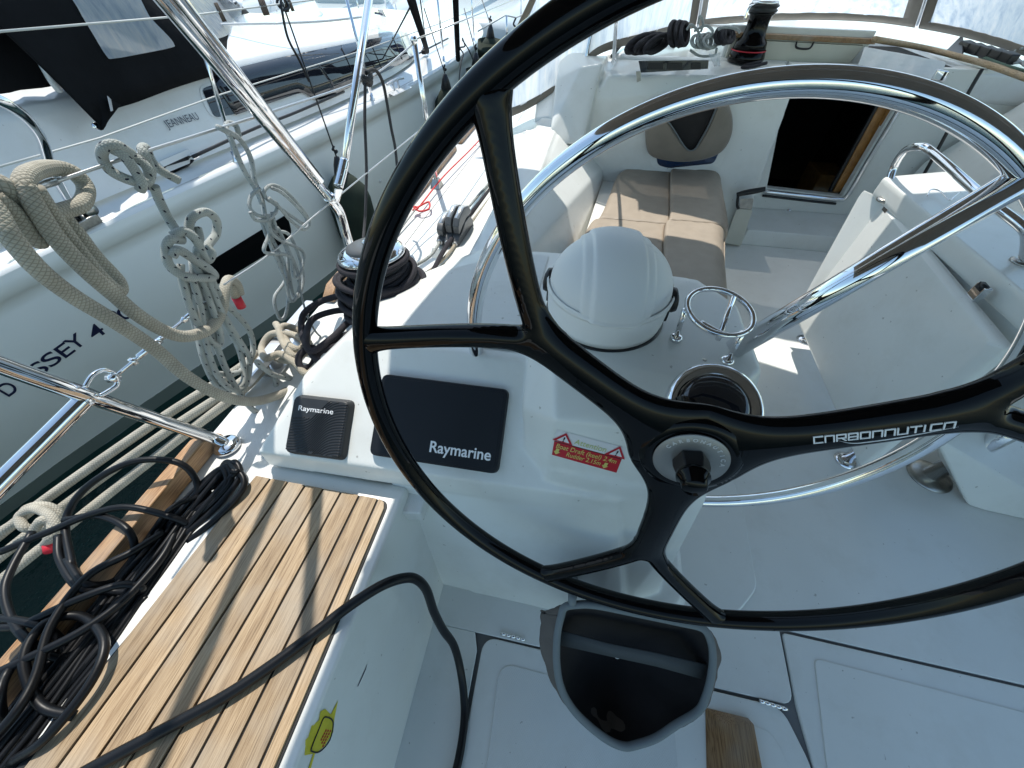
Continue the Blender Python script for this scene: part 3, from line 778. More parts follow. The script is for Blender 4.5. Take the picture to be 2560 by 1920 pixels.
# ================================================================== COMPASS HOOD, CUP RING, GAUGE
BZ = .858
comp = thing('compass', 'white domed compass hood with black side knobs on top of the pedestal', 'compass', (.085, .735, BZ))
cc = V((.073, .712, BZ-.004))
lathe('base_gasket', [(0, -.01), (.128, -.01), (.129, .004), (.122, .006), (0, .006)], cc, zz, BLKPL, comp, seg=72)
lathe('base_drum', [(0, 0), (.123, .004), (.126, .02), (.1285, .067), (.1275, .074), (.120, .076), (0, .076)], cc, zz, MATTEW, comp, seg=72)
rows = []
nr, nc = 60, 160
hr = .1235
ya_ = R(6)
for i in range(nr+1):
    th = (math.pi/2)*(i/nr)
    row = []
    for j in range(nc+1):
        ph = 2*math.pi*j/nc
        x, y, z_ = math.cos(th)*math.cos(ph), math.cos(th)*math.sin(ph), math.sin(th)
        lx = x*math.cos(ya_)+y*math.sin(ya_)
        s1 = 1/(1+math.exp((abs(lx)-.36)/.006)); s2 = 1/(1+math.exp((abs(lx+.0)-.52)/.006))
        rr = hr+.0055*s1+.0045*s2
        lip = .004 if th < .05 else 0
        row.append(cc+V((x*(rr+lip), y*(rr+lip), .074+z_*rr*.80)))
    rows.append(row)
grid('hood', rows, MATTEW, comp, solid=.003)
lathe('hood_rim', [(.1225, .068), (.1312, .070), (.1318, .079), (.1285, .083)], cc, zz, MATTEW, comp, seg=72, cap=False)
for sx, nm_ in ((-1, ''), (1, '')):
    kx = cc+V((sx*.122, .012*(-sx), .062))
    lathe('side_knob', [(0, 0), (.024, 0), (.026, .006), (.024, .014), (.012, .018), (0, .018)], kx, (sx, .1, .1), BLKPL, comp, seg=28)
    hulls('hinge_arm', [[kx+V((sx*.001, dy, dz)) for dy in (-.012, .012) for dz in (-.05, .0)]+[kx+V((sx*.009, dy, dz)) for dy in (-.010, .010) for dz in (-.05, .0)]], BLKPL, comp, bevel=.004)

cr_ = thing('cup_ring', 'small chrome ring holder on three legs beside the compass hood', 'cup holder', (.262, .60, .86))
ctr = U(1800, 778, z=.955)
torus('ring', ctr, (.06, -.12, 1), .059, .0052, CHROME, cr_, 64, 14)
fl1, fl2 = U(1690, 845, z=.862), U(1818, 902, z=.862)
top1 = U(1712, 775, z=.953); top2 = U(1856, 832, z=.95)
for f_, t_ in ((fl1, top1), (fl2, top2)):
    lathe('foot_flange', [(0, -.004), (.0125, -.004), (.0125, .003), (.009, .006), (0, .006)], f_, zz, CHROME, cr_, seg=28)
    tube('leg', [f_, t_], .0052, CHROME, cr_, straight=True, seg=14)
t3 = U(1834, 744, z=.965); f3 = U(1800, 838, z=.93)
tube('leg', [t3, f3, f3+V((0, 0, -.01))], .0050, CHROME, cr_, straight=True, seg=14)
tube('cross_bar', [U(1752, 806, z=.945), U(1806, 834, z=.943), U(1840, 838, z=.943)], .0045, CHROME, cr_, seg=10)
TR = bvh(body)
def on_body(px, py, off=0): return hit(px, py, TR, off)
gp, gn = on_body(1782, 985)
gn = V((-.03, -.45, .89)).normalized()
gc = gp if gp else V((.27, .47, .87))
gauge = thing('round_gauge', 'round black glass gauge in a chrome bezel behind the wheel hub', 'gauge', gc)
gc = U(1778, 1022, z=.878)
lathe('bezel', [(.0, 0), (.078, 0), (.078, .012), (.074, .021), (.065, .024), (.058, .018), (.0, .018)], gc, gn, CHROME, gauge, seg=64)
lathe('glass_dome', [(.0582, .015), (.054, .022), (.046, .028), (.030, .032), (0, .034)], gc, gn, DARKGLASS, gauge, seg=64, cap=False)
sc_, sn_ = on_body(1762, 900)
if sc_:
    scw = thing('countersunk_screw', 'small screw head set in the pedestal top by the cup ring leg', 'screw', sc_)
    lathe('screw_head', [(0, 0), (.0045, 0), (.004, .001), (0, .001)], sc_, sn_, DULLSTEEL, scw, seg=16)

# ================================================================== DISPLAY COVERS ON THE SLANTED PANEL
def face_rect(pTL, pTR, pBR, pBL):
    P = [on_body(*q)[0] for q in (pTL, pTR, pBR, pBL)]
    u = ((P[1]-P[0])+(P[2]-P[3])).normalized(); v = ((P[0]-P[3])+(P[1]-P[2])); v = (v-u*v.dot(u)).normalized()
    c = (P[0]+P[1]+P[2]+P[3])/4; wd = ((P[1]-P[0]).length+(P[2]-P[3]).length)/2; ht = ((P[0]-P[3]).length+(P[1]-P[2]).length)/2
    return c, u, v, u.cross(v).normalized(), wd, ht
c, u, v, n, wd, ht = face_rect((962, 940), (1271, 972), (1246, 1187), (932, 1132))
print('mfd', c, n, wd, ht)
mfd = thing('display_cover', 'large black chartplotter sun cover with white maker lettering', 'display cover', c)
frustum('cover_shell', c-n*.004, u, v, n, wd*1.02, ht*1.02, wd*1.0, ht*1.0, .022, .018, COVER, mfd, bevel=.004)
frustum('cover_panel', c+n*.0178, u, v, n, wd*.955, ht*.93, wd*.95, ht*.925, .0012, .012, COVER, mfd, bevel=.0006)
text('lettering', 'Raymarine', .037, c+n*.0195+u*wd*.205-v*ht*.30, u, v, WHITEPR, mfd, bold=.0006, ext=.0003, fit=wd*.47)
c, u, v, n, wd, ht = face_rect((748, 988), (883, 1005), (866, 1148), (725, 1131))
print('i70', c, n, wd, ht)
ins70 = thing('instrument_cover', 'small square black instrument cover with ribbed wave pattern', 'instrument cover', c)
frustum('cover_shell', c-n*.004, u, v, n, wd*1.07, ht*1.06, wd*.98, ht*.98, .026, .018, COVERLIT, ins70, bevel=.005)
rb = []
Wd, Hd = wd*.47, ht*.47
for i in range(26):
    pts = []
    y0 = Hd*.75 - i*Hd*2.05/20
    for j in range(25):
        k = j/24; x = -Wd+2*Wd*k
        y = y0+ Hd*1.25*(1/(1+math.exp(-(k-.52)*9))) - Hd*.35
        if y > Hd*.98 or y < -Hd*.98: continue
        if y > Hd*.30 and k < .55: continue
        if y > Hd*.42 and k < .62: continue
        pts.append(c+u*x+v*y+n*.0223)
    if len(pts) > 3: rb.append(pts)
bm = bmesh.new()
for p in rb: tube_into(bm, p, .0013, 6)
me = bpy.data.meshes.new('rib'); bm.to_mesh(me); bm.free(); link('rib_pattern', me, BLKPL, ins70)
text('lettering', 'Raymarine', .0180, c+n*.0230-u*wd*.06+v*ht*.28, u, v, WHITEPR, ins70, bold=.0001, fit=wd*.62)

# ================================================================== STICKERS
stk = thing('draft_sticker', 'red and white draft warning sticker on the pedestal face', 'sticker', on_body(1465, 1125)[0])
sq = [(1391, 1073), (1565, 1119), (1541, 1181), (1380, 1136)]
def sticker_pt(a, b, off):
    """a 0..1 across, b 0..1 down, wrapped on the console"""
    x = (1-b)*((1-a)*sq[0][0]+a*sq[1][0])+b*((1-a)*sq[3][0]+a*sq[2][0]); y = (1-b)*((1-a)*sq[0][1]+a*sq[1][1])+b*((1-a)*sq[3][1]+a*sq[2][1])
    return hit(x, y, TR, off)[0]
def patch(name, a0, a1, b0, b1, off, m, na=12, nb=4):
    rows = [[sticker_pt(a0+(a1-a0)*j/na, b0+(b1-b0)*i/nb, off) for j in range(na+1)] for i in range(nb+1)]
    return grid(name, rows, m, stk)
patch('white_band', 0, 1, 0, .44, .0010, STICKW)
patch('red_band', 0, 1, .46, 1, .0010, STICKR)
patch('black_rule', 0, 1, .435, .465, .0012, BLKPL)
cS = sticker_pt(.5, .5, .0); uS = (sticker_pt(1, .5, 0)-sticker_pt(0, .5, 0)); LS = uS.length; uS.normalize()
vS = (sticker_pt(.5, 0, 0)-sticker_pt(.5, 1, 0)); HS = vS.length; vS = (vS-uS*vS.dot(uS)).normalized(); nS = uS.cross(vS)
def wrap(o, off=.0016):
    for q in o.data.vertices:
        loc, n_, i_, ds_ = TR.ray_cast(V(q.co)+nS*.03, -nS)
        if loc: q.co = loc+nS*(off+(.0003 if (q.co-cS).dot(nS) > 0 else 0))
    return o
def stext(body, size, a, b, m, **k):
    return wrap(text('lettering', body, size, cS+uS*LS*(a-.5)-vS*HS*(b-.5), uS, vS, m, stk, **k))
stext('Attention', HS*.27, .5, .27, STICKG, fit=LS*.46)
stext('Boat Draft (keel) 2.4m', HS*.25, .5, .60, STICKY, bold=.0001, fit=LS*.90)
stext('Rudder 2.15m', HS*.25, .5, .83, STICKY, bold=.0001, fit=LS*.52)
for a_ in (.11, .88):
    for nm_, s_, m_, off in (('triangle', 1.0, STICKR, .0026), ('triangle', .62, STICKW, .0032)):
        b_ = .25
        q = [cS+uS*LS*(a_-.5)-vS*HS*(b_-.5)+uS*x*HS*s_+vS*y*HS*s_ for x, y in ((-.24, -.17), (.24, -.17), (0, .22))]
        o = pyd(nm_, q, [(0, 1, 2)], m_, stk, smooth=False); wrap(o, off)
    wrap(text('lettering', '!', HS*.25, cS+uS*LS*(a_-.5)-vS*HS*(.27-.5), uS, vS, BLKPL, stk, bold=.0003), .0042)
for a_, b_ in ((.085, .80), (.83, .84)):
    q = [cS+uS*LS*(a_-.5)-vS*HS*(b_-.5)+uS*x*HS+vS*y*HS for x, y in ((-.04, .12), (.04, .12), (.04, 0), (.08, 0), (0, -.12), (-.08, 0), (-.04, 0))]
    wrap(pyd('arrow', q, [tuple(range(7))], STICKY, stk, smooth=False), .0028)

TS = bvh(bpy.data.objects['seat_box'])
ys = thing('warning_sticker', 'worn yellow lightning shaped sticker on the side of the helm seat', 'sticker', (-.31, -.1, .35))
def px_poly(name, pts, tree, off, m, parent):
    P = [hit(x, y, tree, off)[0] for x, y in pts]
    if any(p is None for p in P): return None
    return pyd(name, P, [tuple(range(len(P)))], m, parent, smooth=False)
px_poly('yellow_backing', [(844, 1750), (835, 1795), (832, 1830), (810, 1865), (786, 1885), (776, 1920), (768, 1925), (782, 1884), (760, 1888), (763, 1850), (770, 1842), (778, 1815), (796, 1800), (800, 1778), (812, 1772), (826, 1786)], TS, .0012, STICKYY, ys)
hx = [(812, 1792), (826, 1797), (831, 1812), (822, 1850), (798, 1878), (779, 1878), (777, 1868), (796, 1820), (805, 1798)]
P = [hit(x, y, TS, .002)[0] for x, y in hx]
tube('black_outline', P, .0012, BLKPL, ys, sub=4, seg=6, closed=True)
pa_ = hit(822, 1812, TS, .002); pb_ = hit(795, 1866, TS, .002)
uy = (pa_[0]-pb_[0]).normalized(); ny = pa_[1]; vy = ny.cross(uy)
for i, tx in enumerate(('HIGH', 'SALES', 'POWER')):
    text('lettering', 'KEEP OFF'[:0]+('▪▪▪▪' if False else ['....', '.....', '......'][i]), .02, (pa_[0]+pb_[0])/2+vy*(.008-.008*i), uy, vy, STICKR, ys, bold=.0006)
bl = thing('ink_scratch', 'thin dark blue scratch on the side of the helm seat', 'scratch', (-.31, .05, .3))
px_poly('scratch_line', [(918, 1658), (912, 1672), (902, 1695), (893, 1715), (894, 1717), (905, 1694), (914, 1673)], TS, .0008, NAVYPR, bl)
#PART4
# ================================================================== TABLE
tb = thing('cockpit_table', 'white cockpit table with its near leaf folded down', 'table', (1.3, 1.4, 0))
TF, TN = U(2213, 500, z=.69), U(2520, 868, z=.69)
BF, BN = U(1990, 795, x=1.12), U(2150, 1168, x=1.10)
BF2 = U(1998, 830, x=1.12)
nrm_ = (TN-TF).cross(BF-TF).normalized()
if nrm_.x > 0: nrm_ = -nrm_
def inset(P, k):
    c_ = sum(P, V())/len(P); return [p+(c_-p).normalized()*k for p in P]
lf = [TF, TN, BN, BF]
bm = bmesh.new(); hull_into(bm, [p for p in lf]+[p-nrm_*.028 for p in lf]+[p+nrm_*.014 for p in inset(lf, .035)])
bm_obj('leaf', bm, GEL, tb, bevel=.008, seg=4)
# forward end cap of the leaf, upper corner
TF0 = U(2158, 474, z=.69)
bm = bmesh.new(); hull_into(bm, [TF0, TF0+V((.0, 0, -.04)), U(2213, 500, z=.69)-nrm_*.03, TF-V((0, 0, .03)), BF-nrm_*.035, BF+V((0, .03, 0)), BF-nrm_*.012])
bm_obj('leaf_edge', bm, GEL, tb, bevel=.008, seg=4)
c1, c2_, = U(2205, 440, z=.76), U(2575, 735, z=.76)
bm = bmesh.new()
hull_into(bm, [c1, c2_+V((0, -.25, 0)), c1+V((.30, .12, 0)), c2_+V((.40, -.25, 0)), c1+V((.0, 0, -.075)), c2_+V((-.0, -.25, -.075)), c1+V((.30, .12, -.075)), c2_+V((.40, -.25, -.075))])
bm_obj('table_top', bm, GEL, tb, bevel=.022, seg=5)
hulls('table_well', [[c1+V((.035, -.05, -.05)), c2_+V((.03, -.25, -.05)), c1+V((.28, .05, -.05)), c2_+V((.36, -.25, -.05)), c1+V((.05, -.05, -.32)), c2_+V((.05, -.25, -.32)), c1+V((.28, .05, -.32)), c2_+V((.36, -.25, -.32))]], GEL, tb, bevel=.02, seg=4)
for px, py in ((2012, 850), (2113, 1151), (2322, 1190)):
    f_ = U(px, py, z=0)
    big = px == 2322
    rr = .075 if big else .042
    lathe('leg_flange', [(0, 0), (rr, 0), (rr, .004), (rr*.75, .010), (rr*.45, .016), (0, .016)], f_, zz, DULLSTEEL if big else CHROME, tb, seg=36)
    tube('leg', [f_+V((0, 0, .01)), f_+V((.02, .0, .5))], .030 if big else .022, CHROME, tb, straight=True, seg=24)
for px, py in ((2232, 512), (2445, 738)):
    q = U(px, py, z=.70)
    du_ = (TN-TF).normalized(); up_ = V((0, 0, 1)); out_ = -du_.cross(up_)
    if out_.x > 0: out_ = -out_
    g_ = [q+du_*a*.020+up_*b*.034+out_*c_ for a in (-1, 1) for b in (-1, 1) for c_ in (-.004, .016)]
    bm = bmesh.new(); hull_into(bm, g_); lt_o = bm_obj('latch', bm, CHROME, tb, bevel=.003)
    bm = bmesh.new(); hull_into(bm, [q+du_*a*.014+up_*(.028+b*.009)+out_*c_ for a in (-1, 1) for b in (-1, 1) for c_ in (.004, .0175)]); bm_obj('latch_mouth', bm, BLKPL, lt_o)
gr_ = thing('table_handrail', 'bent chrome handrail along the cockpit table', 'handrail', (1.4, 1.7, .7))
hp = [U(2212, 500, z=.70), U(2232, 425, z=.78), U(2262, 378, z=.86), U(2300, 367, z=.90), U(2335, 385, z=.90), U(2460, 494, z=.88), U(2552, 565, z=.86), U(2568, 600, z=.83), U(2560, 660, z=.76)]
tube('rail_tube', hp, .0135, CHROME, gr_, seg=20)
for q in (hp[0], U(2556, 655, z=.762)): lathe('foot_flange', [(0, -.004), (.03, -.004), (.03, .002), (.022, .008), (0, .008)], q, zz, DULLSTEEL, gr_, seg=24)
hk = thing('wire_fiddle', 'thin bent wire hook lying on the table top', 'wire hook', U(2340, 490, z=.775))
tube('wire', [U(2318, 490, z=.770), U(2328, 474, z=.775), U(2350, 478, z=.775), U(2372, 500, z=.77), U(2385, 492, z=.775), U(2400, 480, z=.775)], .0022, CHROME, hk, seg=8)

# ================================================================== CUSHIONS
cu = thing('bench_cushion', 'taupe padded cushion along the port cockpit bench', 'cushion', (.4, 2.1, .35))
def cush(name, x0, x1, y0, y1, z0, z1, rx0, rx1, ry=.02):
    """padded block: rounded shoulders, slight crown and puckers"""
    nx, ny = 26, 34
    rows = []
    def prof(d, r): return 0 if d >= r else r-math.sqrt(max(0, r*r-(r-d)**2))
    sd = random.random()*9
    for j in range(-1, ny+2):
        jj = min(max(j, 0), ny); y = y0+(y1-y0)*jj/ny; row = []
        for i in range(-1, nx+2):
            ii = min(max(i, 0), nx); a_, b_ = x0(y), x1(y)
            k = ii/nx; k = .5-.5*math.cos(math.pi*k); x = a_+(b_-a_)*k
            yk = jj/ny; yk = .5-.5*math.cos(math.pi*yk); yy = y0+(y1-y0)*yk
            dx0, dx1, dy = (x-a_), (b_-x), min(yy-y0, y1-yy)
            z = z1 - prof(dx0, rx0) - prof(dx1, rx1) - prof(dy, ry)*.8
            e = min(dx0, dx1, dy)
            z += .004*math.sin(math.pi*k)*math.sin(math.pi*yk) + .0012*math.sin(x*60+yy*23+sd)*math.sin(yy*41+sd) - .0012*math.exp(-e/.03)*math.sin((x+yy)*120+sd)
            if i in (-1, nx+1) or j in (-1, ny+1): z = z0
            row.append(V((x, yy, z)))
        rows.append(row)
    grid(name, rows, CUSH, cu)
xl = lambda y: .02+(y-1.9)*.20          # left edge
xs = lambda y: .36+(y-1.45)*.115        # seam between back and front
xr = lambda y: .630+(y-1.43)*.150 + .02*math.sin((y-1.4)*2)   # front edge
xl2 = lambda y: xl(y)+(.0 if y < 2.62 else .12*((y-2.62)/.24)**2)
for a, b_ in ((1.37, 2.085), (2.085, 2.86)):
    cush('back_panel', xl2, xs, a, b_, .335, .428, .035, .010, .012)
    cush('front_panel', xs, xr, a, b_, .30, .452, .012, .085, .012)
tube('piping', [(xr(y)-.004, y, .372) for y in (1.38, 1.7, 2.0, 2.3, 2.6, 2.85)], .004, CUSH, cu, seg=8)

# ================================================================== BULKHEAD ITEMS
def canvas_bag(name, lab, px_y, outline, mouth, plane_y, depth, m_out, group=None):
    """pouch: outline and mouth in photo pixels on planes y=plane_y and y=plane_y-depth"""
    t = thing(name, lab, 'rope bag', U(*px_y, y=plane_y), group)
    return t
YB = 2.80
bag2 = thing('rope_bag', 'brown canvas rope bag hanging on the cabin bulkhead above the cushion', 'rope bag', U(1725, 360, y=YB), 'canvas rope bags')
def bagmesh(name, back, front, m, parent):
    n_ = len(back); bm = bmesh.new()
    Bk = [bm.verts.new(p) for p in back]; Fr = [bm.verts.new(p) for p in front]
    for i in range(n_):
        j = (i+1) % n_; bm.faces.new((Bk[i], Bk[j], Fr[j], Fr[i]))
    bm.faces.new(Bk)
    return bm_obj(name, bm, m, parent, solid=.004, sub=0)
o2 = [(1612, 290), (1608, 345), (1616, 388), (1650, 402), (1708, 407), (1765, 400), (1808, 382), (1832, 345), (1836, 300), (1822, 255), (1800, 235), (1640, 245)]
back = [U(x, y, y=YB+.03) for x, y in [(1640, 300), (1640, 340), (1650, 370), (1680, 385), (1712, 388), (1755, 384), (1785, 365), (1800, 340), (1802, 300), (1798, 250), (1780, 235), (1650, 245)]]
mid = [U(x, y, y=YB-.05) for x, y in o2]
fr_ = [(1668, 300), (1674, 308), (1690, 332), (1706, 358), (1722, 376), (1738, 372), (1752, 350), (1770, 318), (1790, 272), (1795, 255), (1780, 238), (1672, 250)]
front = [U(x, y, y=YB-.10) for x, y in fr_]
rows = []
def blend(a, b_, k): return [p*(1-k)+q*k for p, q in zip(a, b_)]
L_ = [back, blend(back, mid, .6), mid, blend(mid, front, .35), front]
rows = [cr(r, 4, True) for r in L_]; rows = [r+[r[0]] for r in rows]
grid('bag_cloth', rows, CANVAS, bag2, solid=.004, sub=1)
tube('mouth_binding', [p for p in front], .0035, PIPING, bag2, sub=4, closed=True, seg=8)
pyd('mesh_lining', [p+V((0, .03, -.01)) for p in cr(front, 4, True)], [tuple(range(48))], MESH, bag2, smooth=False)

pl_ = thing('portlight', 'small blue tinted window with a white frame below the rope bag', 'window', U(1700, 410, y=2.79))
def bk_quad(pts, y): return [U(a, b_, y=y) for a, b_ in pts]
TBk = bvh(bpy.data.objects['coach_bulkhead'])
def on_bk(a, b_, off):
    p, n_ = hit(a, b_, TBk, off); return p if p else U(a, b_, y=2.80)
q0 = on_bk(1700, 405, .003)
QP = lambda pts, off: [U(a, b_, y=q0.y-off) for a, b_ in pts]
fo = QP(roundpoly([(1628, 385), (1625, 418), (1668, 430), (1800, 418), (1818, 375), (1790, 360)], 14, 4), .0)
bm = bmesh.new(); hull_into(bm, fo+[p+V((0, -.008, 0)) for p in fo]); bm_obj('frame', bm, GEL, pl_, bevel=.003)
fi = QP(roundpoly([(1640, 385), (1644, 412), (1672, 420), (1784, 408), (1800, 375)], 10, 4), .009)
bm = bmesh.new(); hull_into(bm, fi+[p+V((0, -.004, 0)) for p in fi]); bm_obj('pane', bm, BLUEGL, pl_)

lv = thing('winch_lever', 'black gripped winch handle standing in a white wall pocket by the companionway', 'winch handle', U(1868, 520, y=2.74))
py0 = 2.72
tube('grip', [U(1842, 487, y=py0), U(1862, 482, y=py0), U(1890, 477, y=py0-.01), U(1914, 472, y=py0-.02)], lambda k: .013+.004*math.sin(k*3.1), BLKPL, lv, seg=14)
tube('shank', [U(1845, 488, y=py0), U(1843, 512, y=py0+.01), U(1846, 522, y=py0+.01)], .008, BLKPL, lv, seg=10)
bm = bmesh.new(); hull_into(bm, [U(a, b_, y=py0+d) for a, b_ in ((1850, 498), (1884, 496), (1880, 524), (1848, 520)) for d in (.018, .034)]); bm_obj('mount_plate', bm, DULLSTEEL, lv, bevel=.002)
pk = thing('handle_pocket', 'off-white plastic pocket on the bulkhead holding the winch handle', 'pocket', U(1845, 570, y=2.74))
bm = bmesh.new(); hull_into(bm, [U(a, b_, y=y_) for a, b_ in ((1842, 520), (1882, 524), (1852, 615), (1810, 608)) for y_ in (2.74, 2.80)]); bm_obj('pocket_body', bm, CREAM, pk, bevel=.01)

# foreground rope bag below the wheel
fb = thing('rope_bag', 'taupe canvas bag with grey webbing rim below the black wheel', 'rope bag', (.25, .15, .25), 'canvas rope bags')
YF = .27
rim_px = [(1403, 1540), (1412, 1518), (1440, 1512), (1490, 1513), (1600, 1535), (1700, 1556), (1755, 1570), (1775, 1598), (1782, 1640), (1778, 1690), (1765, 1740), (1745, 1778), (1690, 1812), (1640, 1845), (1590, 1862), (1560, 1866), (1520, 1850), (1470, 1812), (1430, 1770), (1403, 1720), (1392, 1660), (1393, 1590)]
def rimpt(x, y, dz=0):
    k = (y-1510)/356.0
    return U(x, y, z=.42-.20*k+dz)
rim3 = [rimpt(x, y) for x, y in rim_px]
cR = sum(rim3, V())/len(rim3)
outer_px = [(1342, 1528), (1342, 1532), (1400, 1514), (1470, 1500), (1610, 1530), (1720, 1560), (1775, 1572), (1790, 1590), (1808, 1640), (1802, 1665), (1785, 1725), (1765, 1770), (1700, 1810), (1650, 1845), (1590, 1862), (1560, 1864), (1515, 1848), (1465, 1812), (1425, 1780), (1385, 1725), (1350, 1650), (1340, 1575)]
out3 = [rimpt(x, y, -.05) for x, y in outer_px]
bot3 = [p.lerp(cR, .45)+V((0, .07, -.14)) for p in out3]
rows = [cr(r, 4, True) for r in (rim3, blend(rim3, out3, .5), out3, blend(out3, bot3, .5), bot3)]; rows = [r+[r[0]] for r in rows]
gb_ = grid('bag_cloth', rows, CANVAS_D, fb, solid=.004, sub=2)
tx = bpy.data.textures.new('fold', 'CLOUDS'); tx.noise_scale = .07
def crumple(o, st):
    d_ = o.modifiers.new('folds', 'DISPLACE'); d_.texture = tx; d_.strength = st; d_.texture_coords = 'GLOBAL'; d_.mid_level = .5
crumple(gb_, .022)
rr_ = cr(rim3, 5, True)
bm = bmesh.new(); tube_into(bm, rr_, .0085, 10, True); me = bpy.data.meshes.new('rim_webbing'); bm.to_mesh(me); bm.free()
link('rim_webbing', me, PIPING, fb)
inner = [p+(cR-p)*.06+V((0, .01, -.07)) for p in rim3]; inn2 = [p+(cR-p)*.5+V((0, .04, -.14)) for p in rim3]
rows = [cr(r, 4, True) for r in (rim3, inner, inn2, [p*.15+(cR+V((0, .05, -.15)))*.85 for p in inn2])]; rows = [r+[r[0]] for r in rows]
crumple(grid('mesh_lining', rows, MESH, fb, sub=2), .008)
stp = [(1400, 1575, 1400, 1612), (1520, 1608, 1525, 1640), (1640, 1632, 1640, 1665), (1770, 1662, 1766, 1700)]
grid('sewn_strap', [[rimpt(a, b_, -.02) for a, b_, c_, d_ in stp], [rimpt(c_, d_, -.03) for a, b_, c_, d_ in stp]], mat('dark webbing', (.055, .062, .066), .8), fb, solid=.003)
for s0 in ((1448, 1412, 1455, 1500), (1445, 1440, 1450, 1500)):
    pass
tube('hanging_strap', [U(1436, 1440, y=.33), U(1432, 1480, z=.42), rimpt(1430, 1514)], .010, PIPING, fb, seg=8)

# hinges, teak foot chock
for (x0, y0, x1, y1) in ((1252, 1583, 1312, 1600), (1898, 1752, 1968, 1774)):
    t = hatch
    a_, b_ = U(x0, y0, z=.003), U(x1, y1, z=.003)
    hg_ = tube('hinge', [a_, b_], .0035, DULLSTEEL, hatch, straight=True, seg=8)
    for i in range(5):
        p_, q_ = a_.lerp(b_, i/5+.006), a_.lerp(b_, (i+1)/5-.006)
        tube('knuckle', [p_, q_], .0052, CHROME, hg_, straight=True, seg=14)
ch = thing('foot_chock', 'small teak foot chock fixed on the floor hatch', 'foot chock', U(1830, 1820, z=0))
bot = [U(1762, 1768, z=.001), U(1872, 1795, z=.001), U(1900, 1960, z=.001), U(1766, 1960, z=.001)]
tp = [bot[0]+V((.035, -.03, .028)), bot[1]+V((-.002, -.012, .028)), bot[2]+V((0, 0, .028)), bot[3]+V((.05, 0, .028))]
bm = bmesh.new(); hull_into(bm, bot+tp); bm_obj('chock_block', bm, TEAKOIL, ch, bevel=.003)

# ================================================================== TOE RAILS, CLEAT, WINCH, CLUTCHES
def toerail(y0, y1, lab, xa=-.958, xb=-.958, cut=True):
    t = thing('toe_rail', lab, 'toe rail', (xa, y0, DZ), 'teak toe rail sections')
    n = 12; pts = []
    bm = bmesh.new()
    A_ = lambda y, x: [(x-.024, y, DZ+.001), (x+.024, y, DZ+.001), (x+.021, y, DZ+.052), (x-.021, y, DZ+.052)]
    def X(y): return xa+(xb-xa)*(y-y0)/(y1-y0)
    rg = []
    ysx = [y0+.0, y0+.05] + [y0+.05+(y1-y0-.1)*i/n for i in range(1, n)] + [y1-.05, y1]
    for k, y in enumerate(ysx):
        s = A_(y, X(y))
        if k in (0, len(ysx)-1) and cut: s[2] = (s[2][0], y, DZ+.022); s[3] = (s[3][0], y, DZ+.022)
        rg.append([bm.verts.new(q) for q in s])
    for a_, b_ in zip(rg, rg[1:]):
        for i in range(4): bm.faces.new((a_[i], a_[(i+1) % 4], b_[(i+1) % 4], b_[i]))
    bm.faces.new(rg[0]); bm.faces.new(rg[-1])
    bm_obj('rail_timber', bm, TEAKOIL, t, bevel=.004)
toerail(-1.5, .45, 'long teak toe rail beside the helm seat, ending at the rail foot')
toerail(1.10, 2.86, 'teak toe rail section running forward from the port winch')
toerail(2.98, 4.6, 'far teak toe rail section past the gap, beside the sprayhood', xb=-.94)

cl = thing('mooring_cleat', 'long white mooring cleat on the port deck edge wound with tan rope', 'cleat', (-.90, .78, DZ))
ca, cb = U(612, 962, z=.515), U(778, 756, z=.515)
dc = (cb-ca).normalized()
bm = bmesh.new()
sd_ = dc.cross(zz)
for seg_ in ([0, .5], [.5, 1]):
    hull_into(bm, [ca.lerp(cb, k)+sd_*s*wd_+zz*h for k, wd_ in ((seg_[0], .013 if seg_[0] == 0 else .020), (seg_[1], .013 if seg_[1] == 1 else .020)) for s in (-1, 1) for h in (-.010, .012)])
bm_obj('horn', bm, ALU, cl, bevel=.007, seg=4)
for k in (.33, .67):
    p_ = ca.lerp(cb, k); lathe('stem', [(.020, DZ-.515), (.013, -.01), (.013, 0)], p_, zz, ALU, cl, seg=20)
hulls('base_plate', [[ca.lerp(cb, k)+sd_*s*.028+zz*h for k in (.2, .8) for s in (-1, 1) for h in (-.064, -.055)]], ALU, cl, bevel=.003)

# self-tailing winch
wb_ = U(990, 775, z=.548); ax = V((-.10, .10, 1)).normalized()
wb_ = V((-.610, .965, .545))
tag(lathe('winch_plinth', [(0, -.05), (.178, -.05), (.166, .004), (.150, .010), (0, .010)], wb_-V((0, 0, .012)), zz, GEL, seg=64), kind='structure')
wi = thing('sheet_winch', 'large self-tailing winch on the port coaming wrapped in black rope', 'winch', wb_)
lathe('winch_base', [(0, -.01), (.132, -.01), (.134, .012), (.128, .030), (.116, .045), (0, .045)], wb_, ax, CARBON, wi, seg=56)
lathe('red_ring', [(.1290, .0275), (.1305, .0285), (.1300, .0315), (.1270, .0325)], wb_, ax, RED, wi, seg=56, cap=False)
lathe('drum', [(.102, .045), (.088, .065), (.080, .10), (.080, .15), (.088, .175), (.094, .185)], wb_, ax, BLKPL, wi, seg=56)
lathe('jaw_lower', [(0, .185), (.094, .185), (.101, .192), (.085, .200), (0, .200)], wb_, ax, BLKPL, wi, seg=56)
lathe('jaw_upper', [(.07, .206), (.098, .212), (.104, .220), (.102, .230), (.090, .240), (.07, .244)], wb_, ax, CHROME, wi, seg=64)
lathe('top_cap', [(.0, .236), (.072, .2435), (.070, .250), (.055, .256), (.030, .259), (0, .2595)], wb_, ax, GREYPL, wi, seg=48)
lathe('handle_socket', [(.0, .257), (.018, .2585), (.018, .264), (.011, .265), (.010, .258), (0, .258)], wb_, ax, CHROME, wi, seg=24)
